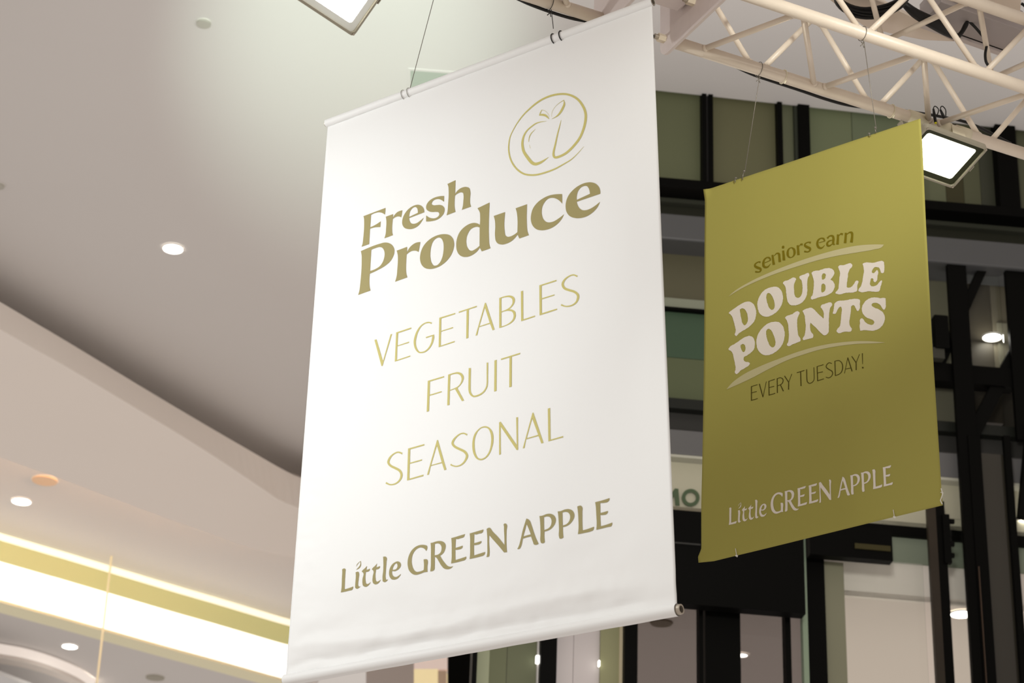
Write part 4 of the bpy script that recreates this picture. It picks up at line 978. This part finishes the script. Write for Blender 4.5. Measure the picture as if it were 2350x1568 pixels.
# level beyond the glass: green band, bulkhead and lit soffit with lamps
OB = 0.14
R(1880, 2500, 1208, 1240, 0.08, 0.06, M_BLACK, 'transom')
R(1880, 2500, 1236, 1302, OB - 0.02, 0.08, wallmat(104, 112, 98), 'panel')
R(1880, 2500, 1298, 1388, OB, 0.08, mat('bulkhead_paint', (0.80, 0.75, 0.69, 1), 0.8), 'panel')
sa, sb = fac(1400, 1392 + SL * (1400 - 2190), OB), fac(2560, 1392 + SL * (2560 - 2190), OB)
zs = (sa[2] + sb[2]) / 2; sa[2] = sb[2] = zs
sa2, sb2 = sa - FN * 0.4, sb - FN * 0.4
soff = MB().prism([sa, sb, sb - FN * 5.2, sa - FN * 5.2], (0, 0, 0.05)).build('trim_5', mat('beige_soffit', (0.90, 0.82, 0.74, 1), 0.8)); tag(soff, 'beige ceiling of the level beyond the glazing', kind='structure')
def on_soffit(x, y): return at_z(x, y, zs)
downlight(2207, 1411, 0.076, 'oval lit lamp between the two dark posts at the lower right', zs, 4)
downlight(1702, 1505, 0.042, 'small lit lamp peeping past a black post at the bottom', zs, 2)
disc('ceiling_speaker', 1518, 1429, 0.076, 0.012, M_BROWNG, 'brown round speaker just below the end of the white banner rod', 'speaker', zs)
for (x, y, r, lb) in ((2277, 775, 0.067, 'glowing disc in place of a lamp reflection among the dark steel braces at the right'), (2347, 1201, 0.066, 'lit lamp cut off by the right picture edge')):
    p = fac(x, y, 0.12); downlight(x, y, r, lb, p[2] + 0.01, lamp=False)  # the disc among the braces stands in for a reflection in the glass
for (x, y, w, h, lb) in ((1235.5, 1513, 5.5, 9, 'small square white lamp between green and black panels'), (1375.5, 1522, 2.0, 7, 'tiny white lamp at the edge of the olive panel')):
    o = R(x - w, x + w, y - h, y + h, 0.0, 0.03, mat('wall_lamp_lens', (0.9, 0.9, 0.88, 1), 0.4, emit=(1.0, 0.97, 0.9, 1), estr=2.5), 'wall_lamp', wall, bevel=0.004)
    o.parent = None; o.location = wall.location; tag(o, lb, 'lamp', 'small wall lamps')
# right-hand panels between beam and lower transom
R(2060, 2480, 600, 985, 0.30, 0.05, wallmat(32, 30, 24), 'panel')
R(2060, 2182, 596, 850, 0.16, 0.05, wallmat(82, 82, 68), 'panel')
R(2060, 2200, 872, 972, 0.16, 0.05, wallmat(74, 74, 62), 'panel')
R(2222, 2275, 612, 850, 0.20, 0.05, wallmat(50, 46, 37), 'panel')
R(2276, 2322, 612, 850, 0.20, 0.05, wallmat(80, 76, 64), 'panel')
R(2292, 2322, 742, 850, 0.18, 0.02, wallmat(92, 90, 78), 'panel')
R(2238, 2300, 880, 970, 0.20, 0.05, wallmat(34, 31, 24), 'panel')
# steel frame of the lift shaft
fr = empty('lift_structure', fac(2230, 1000, -0.3), 'black steel lift shaft frame with diagonal braces at the right', 'steel frame')
Rt(2174, 2217, 585, 1700, -0.12, 0.04, M_BLACK, 'column', fr)
Rt(2306, 2400, 605, 1012, -0.10, 0.04, M_BLACK, 'column', fr)
Rt(2222, 2250, 1000, 1700, -0.13, 0.04, M_BLACK, 'column', fr)
Rt(2249, 2306, 1042, 1700, -0.10, 0.03, wallmat(38, 36, 30, 0.15, 0.6), 'glazed_strip', fr)
Rt(2304, 2319, 1000, 1700, -0.14, 0.04, M_BLACK, 'column', fr)
Rt(2245.5, 2248, 1300, 1700, -0.14, 0.01, mat('orange_reflection', (0.05, 0.030, 0.018, 1), 0.5), 'reflection_strip', fr)  # thin orange strip painted in place of a reflection line on the column
Rt(2128, 2147, 1160, 1700, -0.16, 0.04, mat('brown_post', (0.024, 0.017, 0.010, 1), 0.5, var=0.4, vscale=5), 'column', fr)
Rt(2146, 2167, 1150, 1700, -0.15, 0.04, M_BLACK, 'column', fr)
R(2120, 2330, 838, 880, -0.08, 0.12, M_BLACK, 'crossbar', fr)
R(2166, 2182, 1180, 1292, -0.17, 0.04, M_BLACK, 'bracket', fr)
for y in (1197, 1249, 1275):
    p = fac(2180, y, -0.15); MB().tube([p, p + FE * 0.028], 0.018, 10).build('bolt', M_BLACK, fr)
def brace(x0, y0, x1, y1, w, off):
    P, Q = fac(x0, y0, off), fac(x1, y1, off); u = unit(Q - P); s_ = np.cross(u, FN)
    MB().box((P + Q) / 2, (u, s_, FN), (np.linalg.norm(P - Q) / 2, w, 0.03)).build('brace', mat('brace_steel', (0.004, 0.004, 0.0035, 1), 0.6, spec=0.05), fr)
brace(2266, 590, 2140, 875, 0.032, -0.03)  # this diagonal builds a dark translucent reflection as a solid bar
brace(2330, 810, 2225, 1010, 0.048, -0.03)
brace(2366, 975, 2346, 1190, 0.032, -0.10)
R(2146, 2179, 722, 798, -0.16, 0.08, M_BLACK, 'junction_box', fr, bevel=0.01)
R(2140, 2168, 798, 822, -0.14, 0.1, wallmat(46, 46, 40), 'bracket', fr)
# glass panes in front of the lit level
for x0, x1, y0, y1 in ((1944, 2130, 1288, 1760), (2165, 2222, 1190, 1760), (2182, 2300, 612, 850)):
    R(x0, x1, y0, y1, 0.0, 0.008, glass_mat(), 'glass_pane')
for x0, x1, y0, y1 in ((1463, 1606, 1392, 1760), (1700, 1806, 1396, 1760), (1818, 1845, 1398, 1760)):
    R(x0, x1, y0, y1, 0.0, 0.008, glass_mat('smoked_glass', (0.56, 0.55, 0.56, 1)), 'glass_pane')
# far shopfront seen below the white banner
sp = empty('shop_front', at_depth(980, 1545, 24), 'warm lit shopfront far away under the white banner', 'shopfront')
def D(x0, x1, y0, y1, dep, m, name):
    q = [at_depth(x, y, dep) for (x, y) in ((x0, y0), (x1, y0), (x1, y1), (x0, y1))]
    return MB().prism(q, A(0, 0.1, 0)).build(name, m, sp)
D(840, 950, 1480, 1700, 24.0, mat('shop_grey', (0.50, 0.45, 0.43, 1), 0.7), 'panel')
D(950, 1090, 1480, 1536, 24.0, mat('shop_pink', (0.85, 0.72, 0.66, 1), 0.7, emit=(0.9, 0.74, 0.68, 1), estr=0.25), 'panel')
D(950, 1005, 1536, 1700, 24.0, mat('shop_yellow', (0.9, 0.78, 0.48, 1), 0.7, emit=(0.9, 0.75, 0.42, 1), estr=0.4), 'panel')
D(1025, 1090, 1546, 1700, 24.0, mat('shop_yellow', (0.9, 0.78, 0.48, 1)), 'panel')
D(1005, 1025, 1540, 1700, 24.0, mat('shop_brown', (0.62, 0.48, 0.36, 1), 0.7), 'post')
